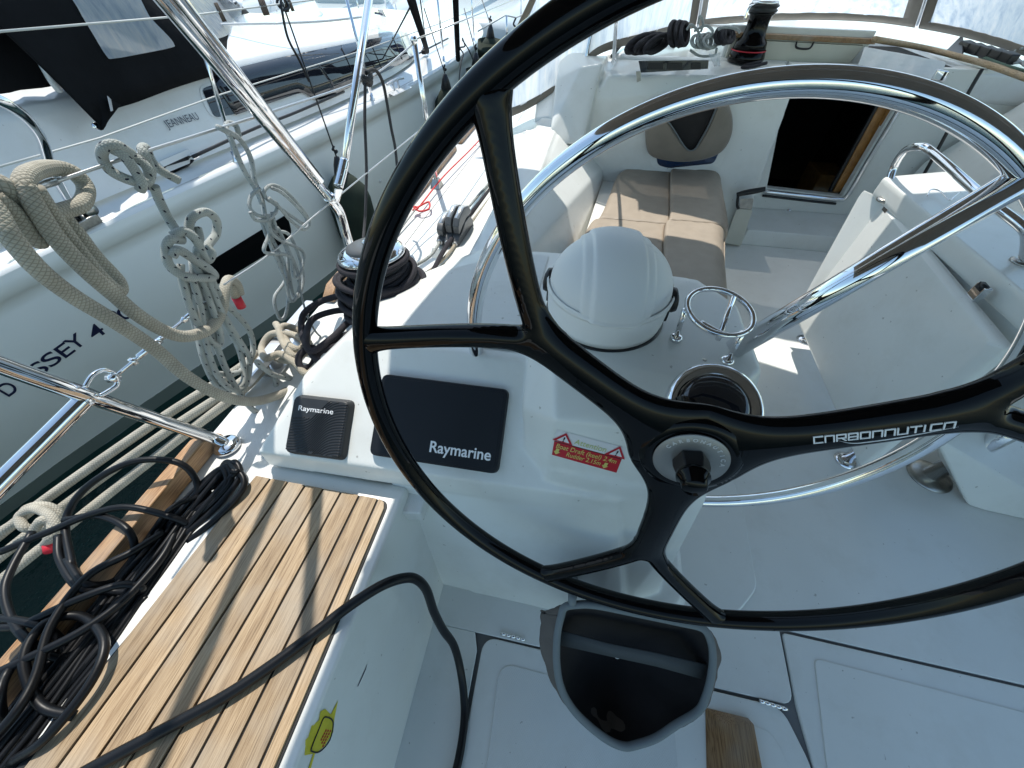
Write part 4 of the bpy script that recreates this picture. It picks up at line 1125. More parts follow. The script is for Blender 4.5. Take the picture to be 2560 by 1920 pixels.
u9, v9, n9 = basis(ax, V((0, 1, 0)))
def helix(h0, h1, rad, turns, ph0=0, n=40, tilt=.0):
    out = []
    N_ = int(n*turns)
    for i in range(N_+1):
        k = i/N_; a_ = ph0+2*math.pi*turns*k; r_ = rad(k) if callable(rad) else rad
        out.append(wb_+u9*math.cos(a_)*r_+v9*math.sin(a_)*r_+n9*(h0+(h1-h0)*k+tilt*math.cos(a_-.6)))
    return out
rp = thing('winch_rope', 'thick black braided rope wound round the port winch and looped on the deck', 'rope', wb_)
tube('winch_turns', helix(.050, .175, lambda k: .108-.016*k, 6.2, ph0=1.2, tilt=.010), .0095, ROPE_BLACK, rp, straight=True, seg=12)
tube('tail_turn', helix(.203, .203, .104, .93, ph0=2.4), .0098, ROPE_BLACK, rp, straight=True, seg=12)
tube('outer_turn', helix(.075, .165, lambda k: .132-.016*k, 2.6, ph0=5.0, tilt=-.022), .0098, ROPE_BLACK, rp, straight=True, seg=12)
tube('outer_turn', helix(.03, .16, lambda k: .150-.026*k+.012*math.sin(k*21), 3.4, ph0=.4, tilt=-.034), .0098, ROPE_BLACK, rp, straight=True, seg=12)
tube('outer_turn', helix(.045, .11, lambda k: .146-.012*k, 2.2, ph0=4.2, tilt=.030), .0098, ROPE_BLACK, rp, straight=True, seg=12)
tube('coil_turn', helix(.06, .15, lambda k: .128-.012*k, 1.7, ph0=3.6, tilt=.022), .0098, ROPE_BLACK, rp, straight=True, seg=12)
# turns bunched on the inboard side
TCo = bvh(bpy.data.objects['coaming'])
def onco(x, y, off=.012):
    p, n_ = hit(x, y, TCo, off); return p if p else U(x, y, z=.60)
tube('sheet_lead', [onco(1136, 612, .03), onco(1112, 650, .03), onco(1085, 695, .03), onco(1062, 735, .03), wb_+V((.12, .02, .07)), wb_+V((.10, -.05, .06))], .0092, ROPE_BLACK, rp, seg=12)
tube('tail_loop', [U(960, 905, z=.575), U(860, 915, z=.565), U(800, 905, z=.56), U(760, 850, z=.56), U(757, 790, z=.57), U(800, 755, z=.60), U(860, 735, z=.63), U(900, 715, z=.66)], .0105, ROPE_BLACK, rp, seg=12)
tube('tail_loop', [U(900, 775, z=.57), U(835, 778, z=.565), U(780, 800, z=.56), U(765, 850, z=.575), U(780, 878, z=.58), U(830, 845, z=.58), U(880, 800, z=.575), U(930, 790, z=.575)], .0105, ROPE_BLACK, rp, seg=12)
tube('tail_loop', [U(870, 855, z=.57), U(810, 875, z=.56), U(775, 870, z=.555), U(748, 890, z=.55), U(752, 918, z=.53), U(778, 915, z=.52), U(800, 880, z=.54), U(850, 845, z=.56), U(920, 815, z=.56)], .0105, ROPE_BLACK, rp, seg=12)

# line clutches
cluster = thing('line_clutch', 'bank of three grey line clutches on the port coaming', 'line clutch', U(1140, 600, z=.58))
cbase = [(1098, 560), (1134, 548), (1172, 530)]
yaxis = (V((-.40, 2.7, 0))-V((-.53, 1.38, 0))).normalized(); xaxis = V((yaxis.y, -yaxis.x, 0))
c0 = U(1128, 606, z=.565)
tag(hulls('clutch_plinth', [[c0+xaxis*a*.066*k+yaxis*b_+zz*h for a in (-1, 1) for b_, h, k in ((-.075, -.04, 1.15), (-.055, -.004, 1), (.150, -.004, 1), (.17, -.04, 1.15))]], GEL, bevel=.006), kind='structure')
for i in range(3):
    off = xaxis*(.034*(i-1)); b0 = c0+off
    s_ = .78 if i == 0 else 1
    side = []
    prof = [(-.028, 0), (-.034, .018), (-.016, .03), (.01, .034), (.05, .052), (.10, .052), (.125, .03), (.13, 0)]
    plate('clutch_body', [(a*1.12, b_*s_*1.35) for a, b_ in prof], b0+xaxis*.0, yaxis, zz, xaxis, -.0160, .0160, GREYPL, cluster, bevel=.003)
    prof = [(-.020, .034), (-.024, .060), (-.008, .078), (.045, .092), (.090, .082), (.110, .06), (.10, .055), (.055, .056), (.01, .045)]
    plate('clutch_lever', [((a+(.012 if i else 0))*1.12, b_*s_*1.35) for a, b_ in prof], b0, yaxis, zz, xaxis, -.0135, .0135, BLKPL if i == 9 else GREYPL, cluster, bevel=.004)
    plate('lever_top', [((a+(.012 if i else 0))*1.12, (b_+.0015)*s_*1.35) for a, b_ in [(-.006, .0785), (.045, .0925), (.088, .0828), (.088, .080), (.045, .089), (-.006, .076)]], b0, yaxis, zz, xaxis, -.0100, .0100, ALU, cluster)
    lathe('rope_eye', [(.007, 0), (.0115, 0), (.0115, .004), (.007, .004)], b0-yaxis*.036+zz*.016, -yaxis, ALU, cluster, seg=20, cap=False, up=zz)
# lines through the clutches to the channel and to the winch
chn = [U(1318, 352, z=.60), U(1330, 348, z=.60), U(1344, 346, z=.60)]
for i, (m_, nm, lab) in enumerate(((ROPE_GREY, 'control_line', 'pale control line led through the outer clutch'), (ROPE_BLACK, 'control_line', 'dark control line led through the middle clutch'), (ROPE_TAN, 'control_line', 'light control line led through the inner clutch'))):
    b0 = c0+xaxis*(.034*(i-1))
    t = tag(tube(nm, [chn[i], chn[i].lerp(b0+yaxis*.13+zz*.02, .5)+zz*.004, b0+yaxis*.13+zz*.018, b0+zz*.016, b0-yaxis*.04+zz*.015] + ([onco(1075, 640), onco(1030, 668), onco(1000, 690)] if i == 0 else ([onco(1136, 612, .03)] if i == 1 else [onco(1120, 645), onco(1080, 682), onco(1030, 710)])), .0065 if i != 1 else .0085, m_, seg=10), lab, 'rope', 'lines in the coaming channel')
chb = thing('line_organiser', 'steel framed three hole line exit at the end of the coaming channel', 'fairlead', chn[1])
plate('bezel', roundpoly([(-.066, -.022), (.066, -.022), (.066, .026), (-.066, .026)], .01, 4), chn[1]+yaxis*.03+zz*.008, xaxis, zz, -yaxis, 0, .006, CHROME, chb, bevel=.002)
for i in range(3):
    lathe('exit_hole', [(0, 0), (.015, 0), (.017, .002), (.014, .003), (0, .002)], chn[1]+yaxis*.024+zz*.008+xaxis*(.038*(i-1)), -yaxis, BLKPL, chb, seg=20, up=zz)

for pts_ in (((1012, 612), (1070, 535), (1128, 460), (1205, 360)), ((1180, 362), (1215, 368), (1250, 372))):
    tube('deck_seam', [U(a, b_, z=DZ+.0005) for a, b_ in pts_], .0016, GAPM, bpy.data.objects['side_deck'], seg=6)
# red jackline on the side deck
rl = tag(tube('jackline', [U(1240, 305, z=DZ+.03), U(1180, 370, z=DZ+.03), U(1110, 440, z=DZ+.035), U(1052, 512, z=DZ+.03)], .0042, REDLINE, seg=8), 'taut red line along the port side deck ending in a knot', 'rope')
k0 = U(1040, 522, z=DZ+.03)
kn = tag(tube('line_knot', [k0+V((.01, .02, 0)), k0+V((-.012, .006, .006)), k0+V((.004, -.012, .0)), k0+V((.014, .004, .008)), k0+V((-.006, .012, -.004)), U(1050, 528, z=DZ+.03), U(1072, 522, z=DZ+.03), U(1072, 505, z=DZ+.035), U(1050, 515, z=DZ+.03), k0+V((-.01, -.02, 0))], .0048, REDLINE, seg=8), 'red bowline knot lying on the side deck near the clutches', 'knot')
jl = tag(tube('jackline_tail', [k0, U(1015, 555, z=DZ+.02), U(990, 590, z=DZ+.01)], .0042, ROPE_GREY, seg=8), 'short grey line running on from the red knot', 'rope')

# ================================================================== RAILS, STANCHIONS, LIFELINES
pp = thing('pushpit', 'polished steel stern rail joining a welded leg above the toe rail', 'rail', U(565, 1120, z=DZ))
f0 = U(566, 1112, z=DZ+.01); f1 = U(520, 1092, z=DZ+.045); f2 = U(215, 988, x=-.95); f3 = U(0, 912, x=-.96); f4 = U(-250, 820, x=-.96)
tube('top_tube', [f4, f3, f2, U(400, 1052, z=.62), f1, f0], .0160, CHROME, pp, seg=24)
lathe('foot_flange', [(0, -.01), (.036, -.01), (.036, .002), (.026, .010), (0, .010)], f0-zz*.0, zz, CHROME, pp, seg=32)
tube('leg_tube', [f2+V((0, 0, -.004)), U(110, 1100, x=-.97), U(0, 1210, x=-.98), U(-200, 1420, x=-1.0)], .0165, CHROME, pp, seg=24)
ar = thing('arch_strut', 'long sloping pair of steel tubes rising from the deck by the winch', 'strut', U(872, 612, x=-.9))
bs = U(876, 622, x=-.90); el = U(832, 508, x=-.90); tA = V((-.985, .50, 2.25)); tA2 = V((-.845, .84, 1.60))
tube('strut_tube', [bs, U(866, 590, x=-.90), U(850, 535, x=-.90), U(835, 510, x=-.90), U(822, 492, x=-.90)], .0185, CHROME, ar, seg=20)
tube('strut_tube', [U(824, 495, x=-.90), U(400, -10, x=-.93), tA], .0170, CHROME, ar, straight=True, seg=20)
tube('strut_tube', [U(800, 452, x=-.888), U(440, -12, x=-.905), tA2, V((-.817, .736, 2.15))], .0150, CHROME, ar, straight=True, seg=20)
lathe('collar', [(.019, -.012), (.0205, -.008), (.0205, .008), (.019, .012)], U(826, 497, x=-.90), (U(826, 497, x=-.9)-tA), CHROME, ar, seg=24)
br = thing('canopy_pole', 'upright steel canopy leg with a fork end pinned to the sloping strut', 'canopy leg', U(845, 470, x=-.89))
lt = V((-.80, 2.55, 1.88)) if False else U(925, -20, x=-.86)
tube('leg_tube', [U(858, 425, x=-.875), lt], .0135, CHROME, br, straight=True, seg=20)
tube('sleeve', [U(846, 466, x=-.885), U(853, 440, x=-.88), U(862, 400, x=-.875)], .0165, CHROME, br, seg=20)
hulls('fork', [[U(836, 470, x=-.885), U(858, 474, x=-.885), U(832, 505, x=-.90), U(848, 508, x=-.90), U(838, 472, x=-.87), U(856, 474, x=-.87), U(836, 506, x=-.885), U(848, 506, x=-.885)]], CHROME, br, bevel=.003)
sn = thing('stanchion', 'steel lifeline stanchion standing on the port side deck beyond the wheel rim', 'stanchion', V((-.83, 2.06, DZ)))
sf, stp_ = U(1091, 458, z=DZ+.02), U(1035, 100, x=-.84)
tube('post', [sf, stp_], .0125, CHROME, sn, straight=True, seg=16)
lathe('cap', [(.013, -.01), (.016, 0), (.013, .012), (0, .016)], stp_, zz, CHROME, sn, seg=16)
hulls('base_socket', [[sf+V((a*.03, b_*.04, -.02)) for a in (-1, 1) for b_ in (-1, 1)]+[sf+V((a*.016, b_*.016, .03)) for a in (-1, 1) for b_ in (-1, 1)]], DULLSTEEL, sn, bevel=.004)
up_pts = [U(0, 495, x=-.94), U(136, 455, x=-.94), U(310, 396, x=-.94), U(505, 334, x=-.94), U(700, 272, x=-.93), U(928, 190, x=-.90)]
tag(tube('upper_lifeline', [U(-200, 560, x=-.94)]+up_pts+[stp_+V((0, 0, -.01))], .0034, WIRE, seg=8), 'upper steel lifeline of this yacht with ropes hung on it', 'lifeline')
tag(tube('lifeline_splice', [U(36, 484, x=-.94), U(140, 453, x=-.94)], .0062, WIRE, straight=True, seg=12), 'swaged wire end of the upper lifeline inside the thick tan rope loop', 'wire terminal')
tag(tube('forward_lifeline', [stp_, V((-.80, 3.4, 1.11)), V((-.76, 5.5, 1.1))], .0034, WIRE, straight=True, seg=8), 'lifeline running forward from the stanchion top of this yacht', 'lifeline')
l0 = U(262, 952, x=-.935)
lw = [U(400, 830, x=-.93), U(680, 631, x=-.92), U(811, 519, x=-.90), U(1066, 312, x=-.83)]
tag(tube('lower_lifeline', [U(560, 712, x=-.925)]+lw[1:], .0026, WIRE, seg=8), 'lower steel lifeline running forward from the turnbuckle', 'lifeline')
tn = thing('turnbuckle', 'chrome turnbuckle and shackle joining the lower lifeline to the stern rail', 'turnbuckle', l0)
P_ = lambda x, y: U(x, y, x=-.93)
tube('fork_loop', [P_(212, 968), P_(232, 938), P_(262, 925), P_(290, 938), P_(292, 962), P_(268, 980), P_(250, 990)], .0045, CHROME, tn, seg=12)
lathe('clevis', [(0, -.010), (.009, -.010), (.009, .010), (0, .010)], P_(283, 945), (1, .2, .1), CHROME, tn, seg=20)
tube('threaded_rod', [P_(292, 938), P_(525, 745)], .0035, CHROME, tn, straight=True, seg=10)
tube('barrel', [P_(345, 893), P_(432, 822)], .0062, CHROME, tn, straight=True, seg=16)
lathe('lock_nut', [(0, 0), (.009, 0), (.009, .009), (0, .009)], P_(328, 907), P_(432, 822)-P_(330, 905), CHROME, tn, seg=6)
lathe('lock_nut', [(0, 0), (.008, 0), (.008, .006), (0, .006)], P_(460, 800), P_(525, 745)-P_(450, 808), CHROME, tn, seg=6)
tube('swage', [P_(456, 803), P_(510, 757)], .0058, CHROME, tn, straight=True, seg=14)
tube('swage', [P_(385, 862), P_(400, 850)], .0075, CHROME, tn, straight=True, seg=14)

# ================================================================== ROPES HUNG ON THE UPPER LIFELINE
def L(x, y, d=0): return U(x, y, x=-.94+d)
br1 = thing('mooring_rope', 'thick tan mooring rope draped in long loops from the lifeline at far left', 'rope', L(60, 470))
# bight round the lifeline (left) and its long legs
tube('rope_bight', [L(-60, 440, .03), L(-20, 450, .04), L(14, 468, .045), L(36, 500, .035), L(60, 545, .03), L(88, 590, .03), L(96, 602, .035), L(70, 580, .04), L(30, 530, .045), L(-20, 490, .05)], .0135, ROPE_BEIGE, br1, seg=16)
tube('rope_ring', [L(74, 500, .05), L(58, 465, .05), L(72, 435, .03), L(125, 420, -.01), L(180, 430, -.02), L(214, 468, -.015), L(205, 508, .01), L(165, 525, .02), L(128, 534, .03), L(100, 530, .02)], .0135, ROPE_BEIGE, br1, seg=16)
tube('long_leg', [L(-50, 480, .05), L(-10, 530, .06), L(31, 598, .07), L(97, 674, .07), L(179, 738, .06), L(288, 805, .06), L(389, 874, .05), L(463, 938, .06), L(544, 985, .07), L(622, 1004, .07), L(690, 990, .07), L(735, 965, .06), L(758, 935, .04), L(762, 900, .03), L(770, 850, .03)], .0138, ROPE_BEIGE, br1, seg=16)
tube('long_leg', [L(60, 462, .055), L(90, 520, .06), L(144, 600, .06), L(218, 678, .06), L(288, 740, .05), L(342, 786, .05), L(408, 826, .04), L(459, 841, .04), L(509, 830, .03), L(540, 805, .02), L(555, 770, .01), L(562, 725, .0), L(572, 700, -.02), L(590, 710, -.03), L(598, 735, -.035)], .0138, ROPE_BEIGE, br1, seg=16)
tube('return_leg', [L(90, 470, .06), L(150, 560, .04), L(210, 640, .04), L(262, 700, .045), L(300, 728, .04), L(296, 700, .03), L(240, 640, .02), L(190, 575, .02), L(140, 520, .01)], .0110, ROPE_BEIGE, br1, seg=14)
tube('red_whipping', [L(590, 742, -.035), L(604, 768, -.037)], .0125, RED, br1, straight=True, seg=16)
tube('rope_end', [L(575, 712, -.03), L(590, 742, -.035)], .0115, ROPE_TAN, br1, straight=True, seg=14)

gr2 = thing('rope_coil', 'grey flecked rope coil knotted and hanging from the middle of the lifeline', 'rope coil', L(400, 560))
G = lambda lst, nm='coil_strand', r=.0078: tube(nm, [L(*q) for q in lst], r, ROPE_GREY, gr2, seg=12)
G([(362, 470, .0), (378, 430, .01), (360, 385, .01), (355, 372, .0), (365, 370, -.02), (378, 400, -.02), (400, 425, -.01), (448, 452, .0)], 'hitch', .0090)
G([(330, 385, .02), (290, 362, .03), (262, 368, .02), (255, 392, .0), (275, 425, .0), (310, 445, .01), (345, 455, .02), (372, 450, .02), (368, 420, .02), (340, 395, .01), (300, 382, -.01), (285, 375, .02), (310, 390, .03), (340, 430, .03), (355, 460, .03), (350, 475, .02)], 'hitch', .0095)
G([(385, 465, .01), (398, 500, .0), (420, 545, .0), (440, 575, .01), (455, 600, .02)], 'lead', .0095)
G([(455, 600, .02), (425, 600, .03), (415, 630, .02), (425, 665, .02), (460, 690, .03), (500, 695, .035), (535, 692, .03), (525, 675, .035), (480, 645, .04), (445, 625, .04), (430, 640, .03)], 'knot', .0100)
G([(470, 580, .0), (480, 545, .01), (515, 530, .02), (540, 550, .01), (540, 585, .0), (520, 615, .01), (530, 635, .02), (515, 650, .02), (490, 600, .035), (460, 578, .03), (430, 590, .02)], 'knot', .0100)
G([(495, 570, .01), (500, 600, .02), (490, 650, .02), (510, 760, .0), (555, 900, .01), (600, 985, .02), (640, 1030, .03), (680, 1035, .03), (692, 990, .03), (685, 940, .03), (650, 915, .03), (645, 905, .04), (680, 935, .05), (740, 950, .06), (752, 945, .06)], 'long_strand', .0082)
G([(462, 680, .0), (470, 740, .0), (490, 820, -.01), (510, 900, -.01), (540, 960, .0), (580, 975, .01), (610, 950, .01), (600, 880, .0), (560, 800, -.01), (520, 720, -.01), (490, 670, .0)])
G([(452, 660, .02), (455, 700, .02), (480, 780, .02), (525, 850, .02), (548, 862, .02), (550, 830, .02), (530, 770, .02), (505, 700, .02), (480, 640, .03)])
G([(480, 650, .01), (490, 760, .01), (500, 850, .01), (520, 920, .01), (560, 935, .0), (605, 925, .0), (632, 880, .0), (625, 830, .0), (595, 790, .0), (560, 755, .0), (530, 700, .01), (505, 640, .01)])
G([(500, 640, .02), (520, 700, .02), (560, 790, .02), (610, 870, .02), (625, 900, .01), (615, 960, .01), (585, 975, .02), (545, 940, .02), (515, 860, .02), (500, 760, .02), (478, 690, .02)])

gr3 = thing('rope_coil', 'thin pale rope coil hanging beside the sloping steel strut', 'rope coil', L(680, 520))
T3 = lambda lst, nm='coil_strand', r=.0052: tube(nm, [L(*q) for q in lst], r, ROPE_THIN, gr3, seg=10)
T3([(565, 328, .0), (545, 318, .02), (560, 325, .03), (590, 340, .02), (612, 365, .01), (628, 400, .0), (636, 450, .0), (655, 500, .01), (665, 560, .02)], 'lead', .0066)
T3([(598, 342, .0), (590, 315, .0), (572, 308, -.01), (565, 320, .0), (578, 350, .02), (592, 385, .02), (612, 430, .01), (640, 475, .01), (655, 510, .02)], 'lead', .0066)
T3([(650, 470, .03), (628, 490, .02), (625, 520, .02), (650, 540, .03), (685, 535, .03), (692, 510, .02), (670, 500, .02), (660, 480, .02), (680, 463, .02), (710, 475, .0), (745, 510, .0), (770, 545, .0), (772, 565, .0), (755, 573, .01), (725, 550, .02), (700, 520, .03), (672, 495, .03)], 'knot')
T3([(670, 498, .03), (700, 520, .02), (735, 545, .01), (760, 560, .01), (765, 545, .01), (740, 515, .01), (705, 482, .02), (680, 470, .03)], 'knot')
T3([(625, 530, .03), (640, 550, .03), (670, 548, .035), (690, 530, .03)], 'knot')
for i, (a_, b_, c_) in enumerate((((650, 545), (700, 720), (708, 795)), ((660, 545), (715, 650), (745, 740)), ((670, 540), (690, 640), (735, 750)), ((655, 545), (690, 660), (745, 690)))):
    d_ = .008*i
    T3([(a_[0], a_[1], d_), ((a_[0]*2+b_[0])/3+6, (a_[1]*2+b_[1])/3, d_), (b_[0]-14*(i-1), b_[1]-30, d_), (c_[0]-22, c_[1]-50, d_), (c_[0]-10, c_[1], d_+.005), (c_[0]+6, c_[1]-8, d_+.01), (c_[0]+12, c_[1]-60, d_+.01), (b_[0]+10, b_[1]-60, d_+.005), (a_[0]+20, a_[1]+30, d_+.01), (a_[0]+10, a_[1]-10, d_+.01)])
T3([(745, 700, .03), (765, 780, .04), (790, 830, .05), (815, 850, .05)], 'tail', .0035)

# mooring ropes belayed on the cleat
mr = thing('cleat_rope', 'tan rope belayed in figure eights on the white deck cleat', 'rope', ca.lerp(cb, .5))
def CZ(x, y, h=0): return U(x, y, z=.520+h)
tube('figure_eight', [CZ(800, 905, .01), CZ(768, 935, .0), CZ(735, 905, .015), CZ(700, 885, .02), CZ(665, 895, .015), CZ(655, 870, .0), CZ(680, 835, .02), CZ(735, 838, .03), CZ(762, 862, .015), CZ(745, 895, .0), CZ(705, 900, -.01), CZ(670, 880, -.02)], .0115, ROPE_TAN, mr, seg=12)
tube('figure_eight', [CZ(690, 810, .0), CZ(705, 835, .02), CZ(725, 865, .03), CZ(752, 872, .02), CZ(768, 845, .0), CZ(745, 825, .01), CZ(712, 815, .03), CZ(700, 830, .03), CZ(712, 862, .03), CZ(735, 890, .02), CZ(770, 880, .0)], .0115, ROPE_TAN, mr, seg=12)
for i, pts in enumerate((((640, 880), (598, 921), (412, 1040), (128, 1238), (-60, 1385)), ((655, 895), (607, 952), (430, 1070), (195, 1238), (-60, 1440)), ((665, 915), (607, 975), (470, 1080), (268, 1238), (-60, 1500)))):
    hs = ((.50, .50, .44, .34, .28), (.49, .49, .42, .32, .26), (.48, .48, .40, .30, .24))[i]
    lab = ('mooring line outermost of the three running aft between the yachts', 'mooring line in the middle of the three running aft between the yachts', 'mooring line nearest the deck of the three running aft')[i]
    tag(tube('mooring_line', [U(x, y, z=h) for (x, y), h in zip(pts, hs)], .0135, ROPE_BEIGE, seg=14), lab, 'mooring rope', 'mooring lines between the yachts')
bw = thing('bowline_knot', 'pale mooring knot with a frayed red end near the black cables', 'knot', U(105, 1320, z=.33))
K_ = lambda x, y, h=0: U(x, y, z=.34+h)
tube('knot_turn', [K_(0, 1330), K_(45, 1300, .01), K_(70, 1270, .03), K_(115, 1265, .03), K_(145, 1285, .01), K_(125, 1310, .0), K_(90, 1320, .01), K_(60, 1318, .03), K_(50, 1290, .04), K_(85, 1272, .05), K_(125, 1290, .05), K_(140, 1325, .03), K_(120, 1345, .01)], .0115, ROPE_BEIGE, bw, seg=12)
tube('knot_turn', [K_(85, 1325, .03), K_(105, 1300, .05), K_(130, 1305, .04), K_(128, 1340, .03), K_(115, 1358, .0)], .0115, ROPE_BEIGE, bw, seg=12)
tube('red_end', [K_(118, 1356), K_(122, 1378)], .011, RED, bw, straight=True, seg=10)

# ================================================================== BLACK SHORE CABLES
sc1 = thing('shore_cable', 'thick black cable lying across the teak seat and dropping to the floor', 'cable', U(700, 1640, z=.5))
S_ = SZ+.0095+.011
pt = [U(120, 1985, z=S_), U(232, 1920, z=S_), U(380, 1840, z=S_), U(560, 1742, z=S_), U(690, 1655, z=S_), U(800, 1572, z=S_), U(872, 1516, z=S_+.004), U(950, 1466, z=.505), U(1005, 1446, z=.485), U(1040, 1448, z=.455), U(1066, 1475, z=.40), U(1085, 1530, z=.31), U(1108, 1575, z=.22), U(1135, 1615, z=.13), U(1152, 1680, z=.055), U(1161, 1760, z=.02), U(1158, 1830, z=.013), U(1142, 1920, z=.013), U(1120, 1990, z=.013)]
tube('cable_run', pt, .0108, CABLE, sc1, seg=16)
sc2 = thing('cable_coil', 'tangle of black shore cable coiled on the side deck beside the teak seat', 'cable coil', U(420, 1400, z=.46))
def cab(pts, r=.0078, nm='cable_loop'):
    P = []
    for x, y, h in pts:
        p = U(x, y, z=DZ+h)
        if p.x < -.915: p = U(x, y, z=DZ+max(h, .066))
        P.append(p)
    tube(nm, P, r, CABLE, sc2, seg=10)
h = .012
cab([(180, 1420, .02), (165, 1300, .06), (220, 1215, .10), (330, 1155, .12), (440, 1155, .10), (490, 1200, .06), (488, 1260, .03), (460, 1330, h), (400, 1430, h)])
cab([(0, 1380, .05), (120, 1330, .07), (230, 1285, .08), (320, 1268, .08), (420, 1290, .06), (470, 1310, .03)])
cab([(160, 1300, .07), (250, 1290, .07), (320, 1325, .05), (335, 1390, .03), (290, 1450, .02), (215, 1460, .03), (165, 1400, .05)])
cab([(0, 1570, .05), (60, 1560, .06), (190, 1500, .07), (300, 1462, .06), (355, 1470, .04), (335, 1480, .03), (280, 1478, .03), (200, 1470, .05), (150, 1400, .06), (145, 1340, .07)])
cab([(0, 1545, .04), (90, 1562, .04), (150, 1600, .03), (170, 1680, .02), (165, 1760, h), (120, 1850, h), (40, 1960, h)])
cab([(80, 1330, .05), (30, 1420, .05), (12, 1480, .04), (30, 1550, .03), (70, 1600, .03), (130, 1640, .03), (190, 1640, .02), (240, 1600, h)])
cab([(70, 1620, .02), (20, 1680, .03), (0, 1740, .03), (15, 1820, .02), (60, 1840, h), (110, 1790, h), (160, 1740, h)])
cab([(20, 1790, .02), (80, 1770, .02), (140, 1700, .02), (200, 1640, .02), (300, 1560, .02), (370, 1490, .02)])
cab([(-40, 1700, .03), (60, 1650, .05), (200, 1580, .06), (310, 1500, .05), (400, 1400, .04), (440, 1330, .03)], .0085)
cab([(30, 1905, .03), (120, 1840, .05), (230, 1700, .06), (260, 1600, .06), (200, 1540, .05), (110, 1560, .05), (60, 1650, .05), (100, 1760, .04), (190, 1790, .03)], .0085)
cab([(-30, 1860, .05), (40, 1780, .06), (90, 1690, .06), (130, 1560, .07), (220, 1440, .07), (330, 1380, .06), (410, 1330, .04)], .0085)
random.seed(5)
for i in range(14):      # long parallel strands packed between rail and seat
    k = i/13; o = (k-.5)*104-50 + random.uniform(-10, 10)
    h0_ = .012+.022*random.random()*(1-abs(k-.5))
    pts = []
    for (x, y) in ((-60, 2010), (60, 1850), (150, 1730), (240, 1610), (330, 1490), (410, 1380), (470, 1290)):
        sc_w = .75+.55*(y-1290)/700
        pts.append((x+o*sc_w*.80+random.uniform(-7, 7)+26, y+o*sc_w*.35+random.uniform(-6, 6)+4, h0_+.006*random.random()))
    if i % 3 == 0: pts += [(540+random.uniform(-20, 25), 1215+random.uniform(-18, 18), .03), (575+random.uniform(-15, 18), 1165+random.uniform(-10, 12), .05), (590+random.uniform(-15, 8), 1180, .07)]
    else: pts += [(520+random.uniform(-20, 15), 1230+random.uniform(-10, 12), .03)]
    cab(pts, .0064, 'cable_strand')
for a_, b_ in (((460, 1340), (592, 1165)), ((440, 1330), (570, 1175)), ((470, 1355), (602, 1190)), ((450, 1300), (560, 1180))):
    mx_, my_ = (a_[0]+b_[0])/2, (a_[1]+b_[1])/2
    cab([(a_[0], a_[1], .02), (mx_+18, my_+12, .035), (b_[0]+6, b_[1]+30, .05), (b_[0], b_[1]-6, .06), (b_[0]-22, b_[1], .055), (mx_-22, my_-10, .04), (a_[0]-24, a_[1]-10, .02)], .0075)
#PART5
# ================================================================== OWN YACHT: SPRAYHOOD, CABIN TOP, PRIMARY WINCH, ROPES
sh = thing('sprayhood', 'taupe canvas sprayhood with crinkled clear windows across the cabin top', 'sprayhood', (.5, 3.1, .95))
# foot line of the hood, from port aft round the front to starboard
foot = [U(1172, 322, z=.60), U(1300, 282, z=.66), U(1420, 208, z=.80), U(1490, 140, z=.95), U(1600, 105, z=.99), U(1760, 66, z=1.01), U(1960, 50, z=1.02), U(2160, 53, z=1.02), U(2320, 74, z=1.02), U(2460, 106, z=1.01), U(2620, 160, z=.98)]
XC = .85
def ye(x): return 2.62-.33*(max(0, .80-abs(x-XC)))*.9
tx_ = [-.04, -.04, -.03, -.0, .12, .40, .70, 1.05, 1.40, 1.75, 2.15]
tops = []
for i, x in enumerate(tx_):
    tops.append(V((x, (2.93, 2.97, 3.0)[i] if i < 3 else ye(x)+.36, 1.70+.25*math.sin(math.pi*(x+.55)/2.8))))
F_, T_ = cr(foot, 6), cr(tops, 6)
bow = lambda a_, b_, k: a_.lerp(b_, k)+V((0, .10*math.sin(math.pi*k), .03*math.sin(math.pi*k)))
# window spans by index along F_ (60 segments), heights as fractions
NS = len(F_)-1
spans = [(1.3, 15.0), (16.2, 28.6), (30.0, 45.4), (48.0, 59.4)]
def FT(s, k):
    i = min(int(s), NS-1); f = s-i
    return bow(F_[i].lerp(F_[i+1], f), T_[i].lerp(T_[i+1], f), k)
svals = sorted(set([0.0]+[float(i) for i in range(NS+1)]+[q for sp in spans for q in sp]))
kv = [0, .02, .04, .045, .12, .25, .4, .55, .7, .85, .95, 1.0]
def inwin(s, k):
    for a_, b_ in spans:
        if a_ < s < b_ and .04 < k < .95: return True
    return False
vs, fs, idx = [], [], {}
for i, s in enumerate(svals):
    for j, k in enumerate(kv): idx[i, j] = len(vs); vs.append(FT(s, k))
for i in range(len(svals)-1):
    for j in range(len(kv)-1):
        if not inwin((svals[i]+svals[i+1])/2, (kv[j]+kv[j+1])/2): fs.append((idx[i, j], idx[i+1, j], idx[i+1, j+1], idx[i, j+1]))
pyd('hood_canvas', vs, fs, CANVAS, sh, solid=.006)
random.seed(3)
for a_, b_ in spans:
    rows = []
    for i in range(25):
        s = a_-.15+(b_-a_+.3)*i/24
        rows.append([FT(s, .035+.92*j/18)+V((random.uniform(-1, 1)*.004, random.uniform(-1, 1)*.006, 0)) for j in range(19)])
    grid('window', rows, VINYL, sh)
for s in (15.6, 29.3, 46.7):
    tube('hood_bow', [FT(s, k)+V((0, -.03, 0)) for k in (.0, .25, .5, .75, 1)], .0125, CHROME, sh, seg=16)
tube('roof_bow', [p+V((0, -.01, 0)) for p in T_], .013, CHROME, sh, straight=True, seg=12)
roof = [[p+V((0, -d_, .0)) for d_ in (0, .06, .12, .18)] for p in T_]
grid('roof_band', roof, CANVAS, sh, solid=.006)
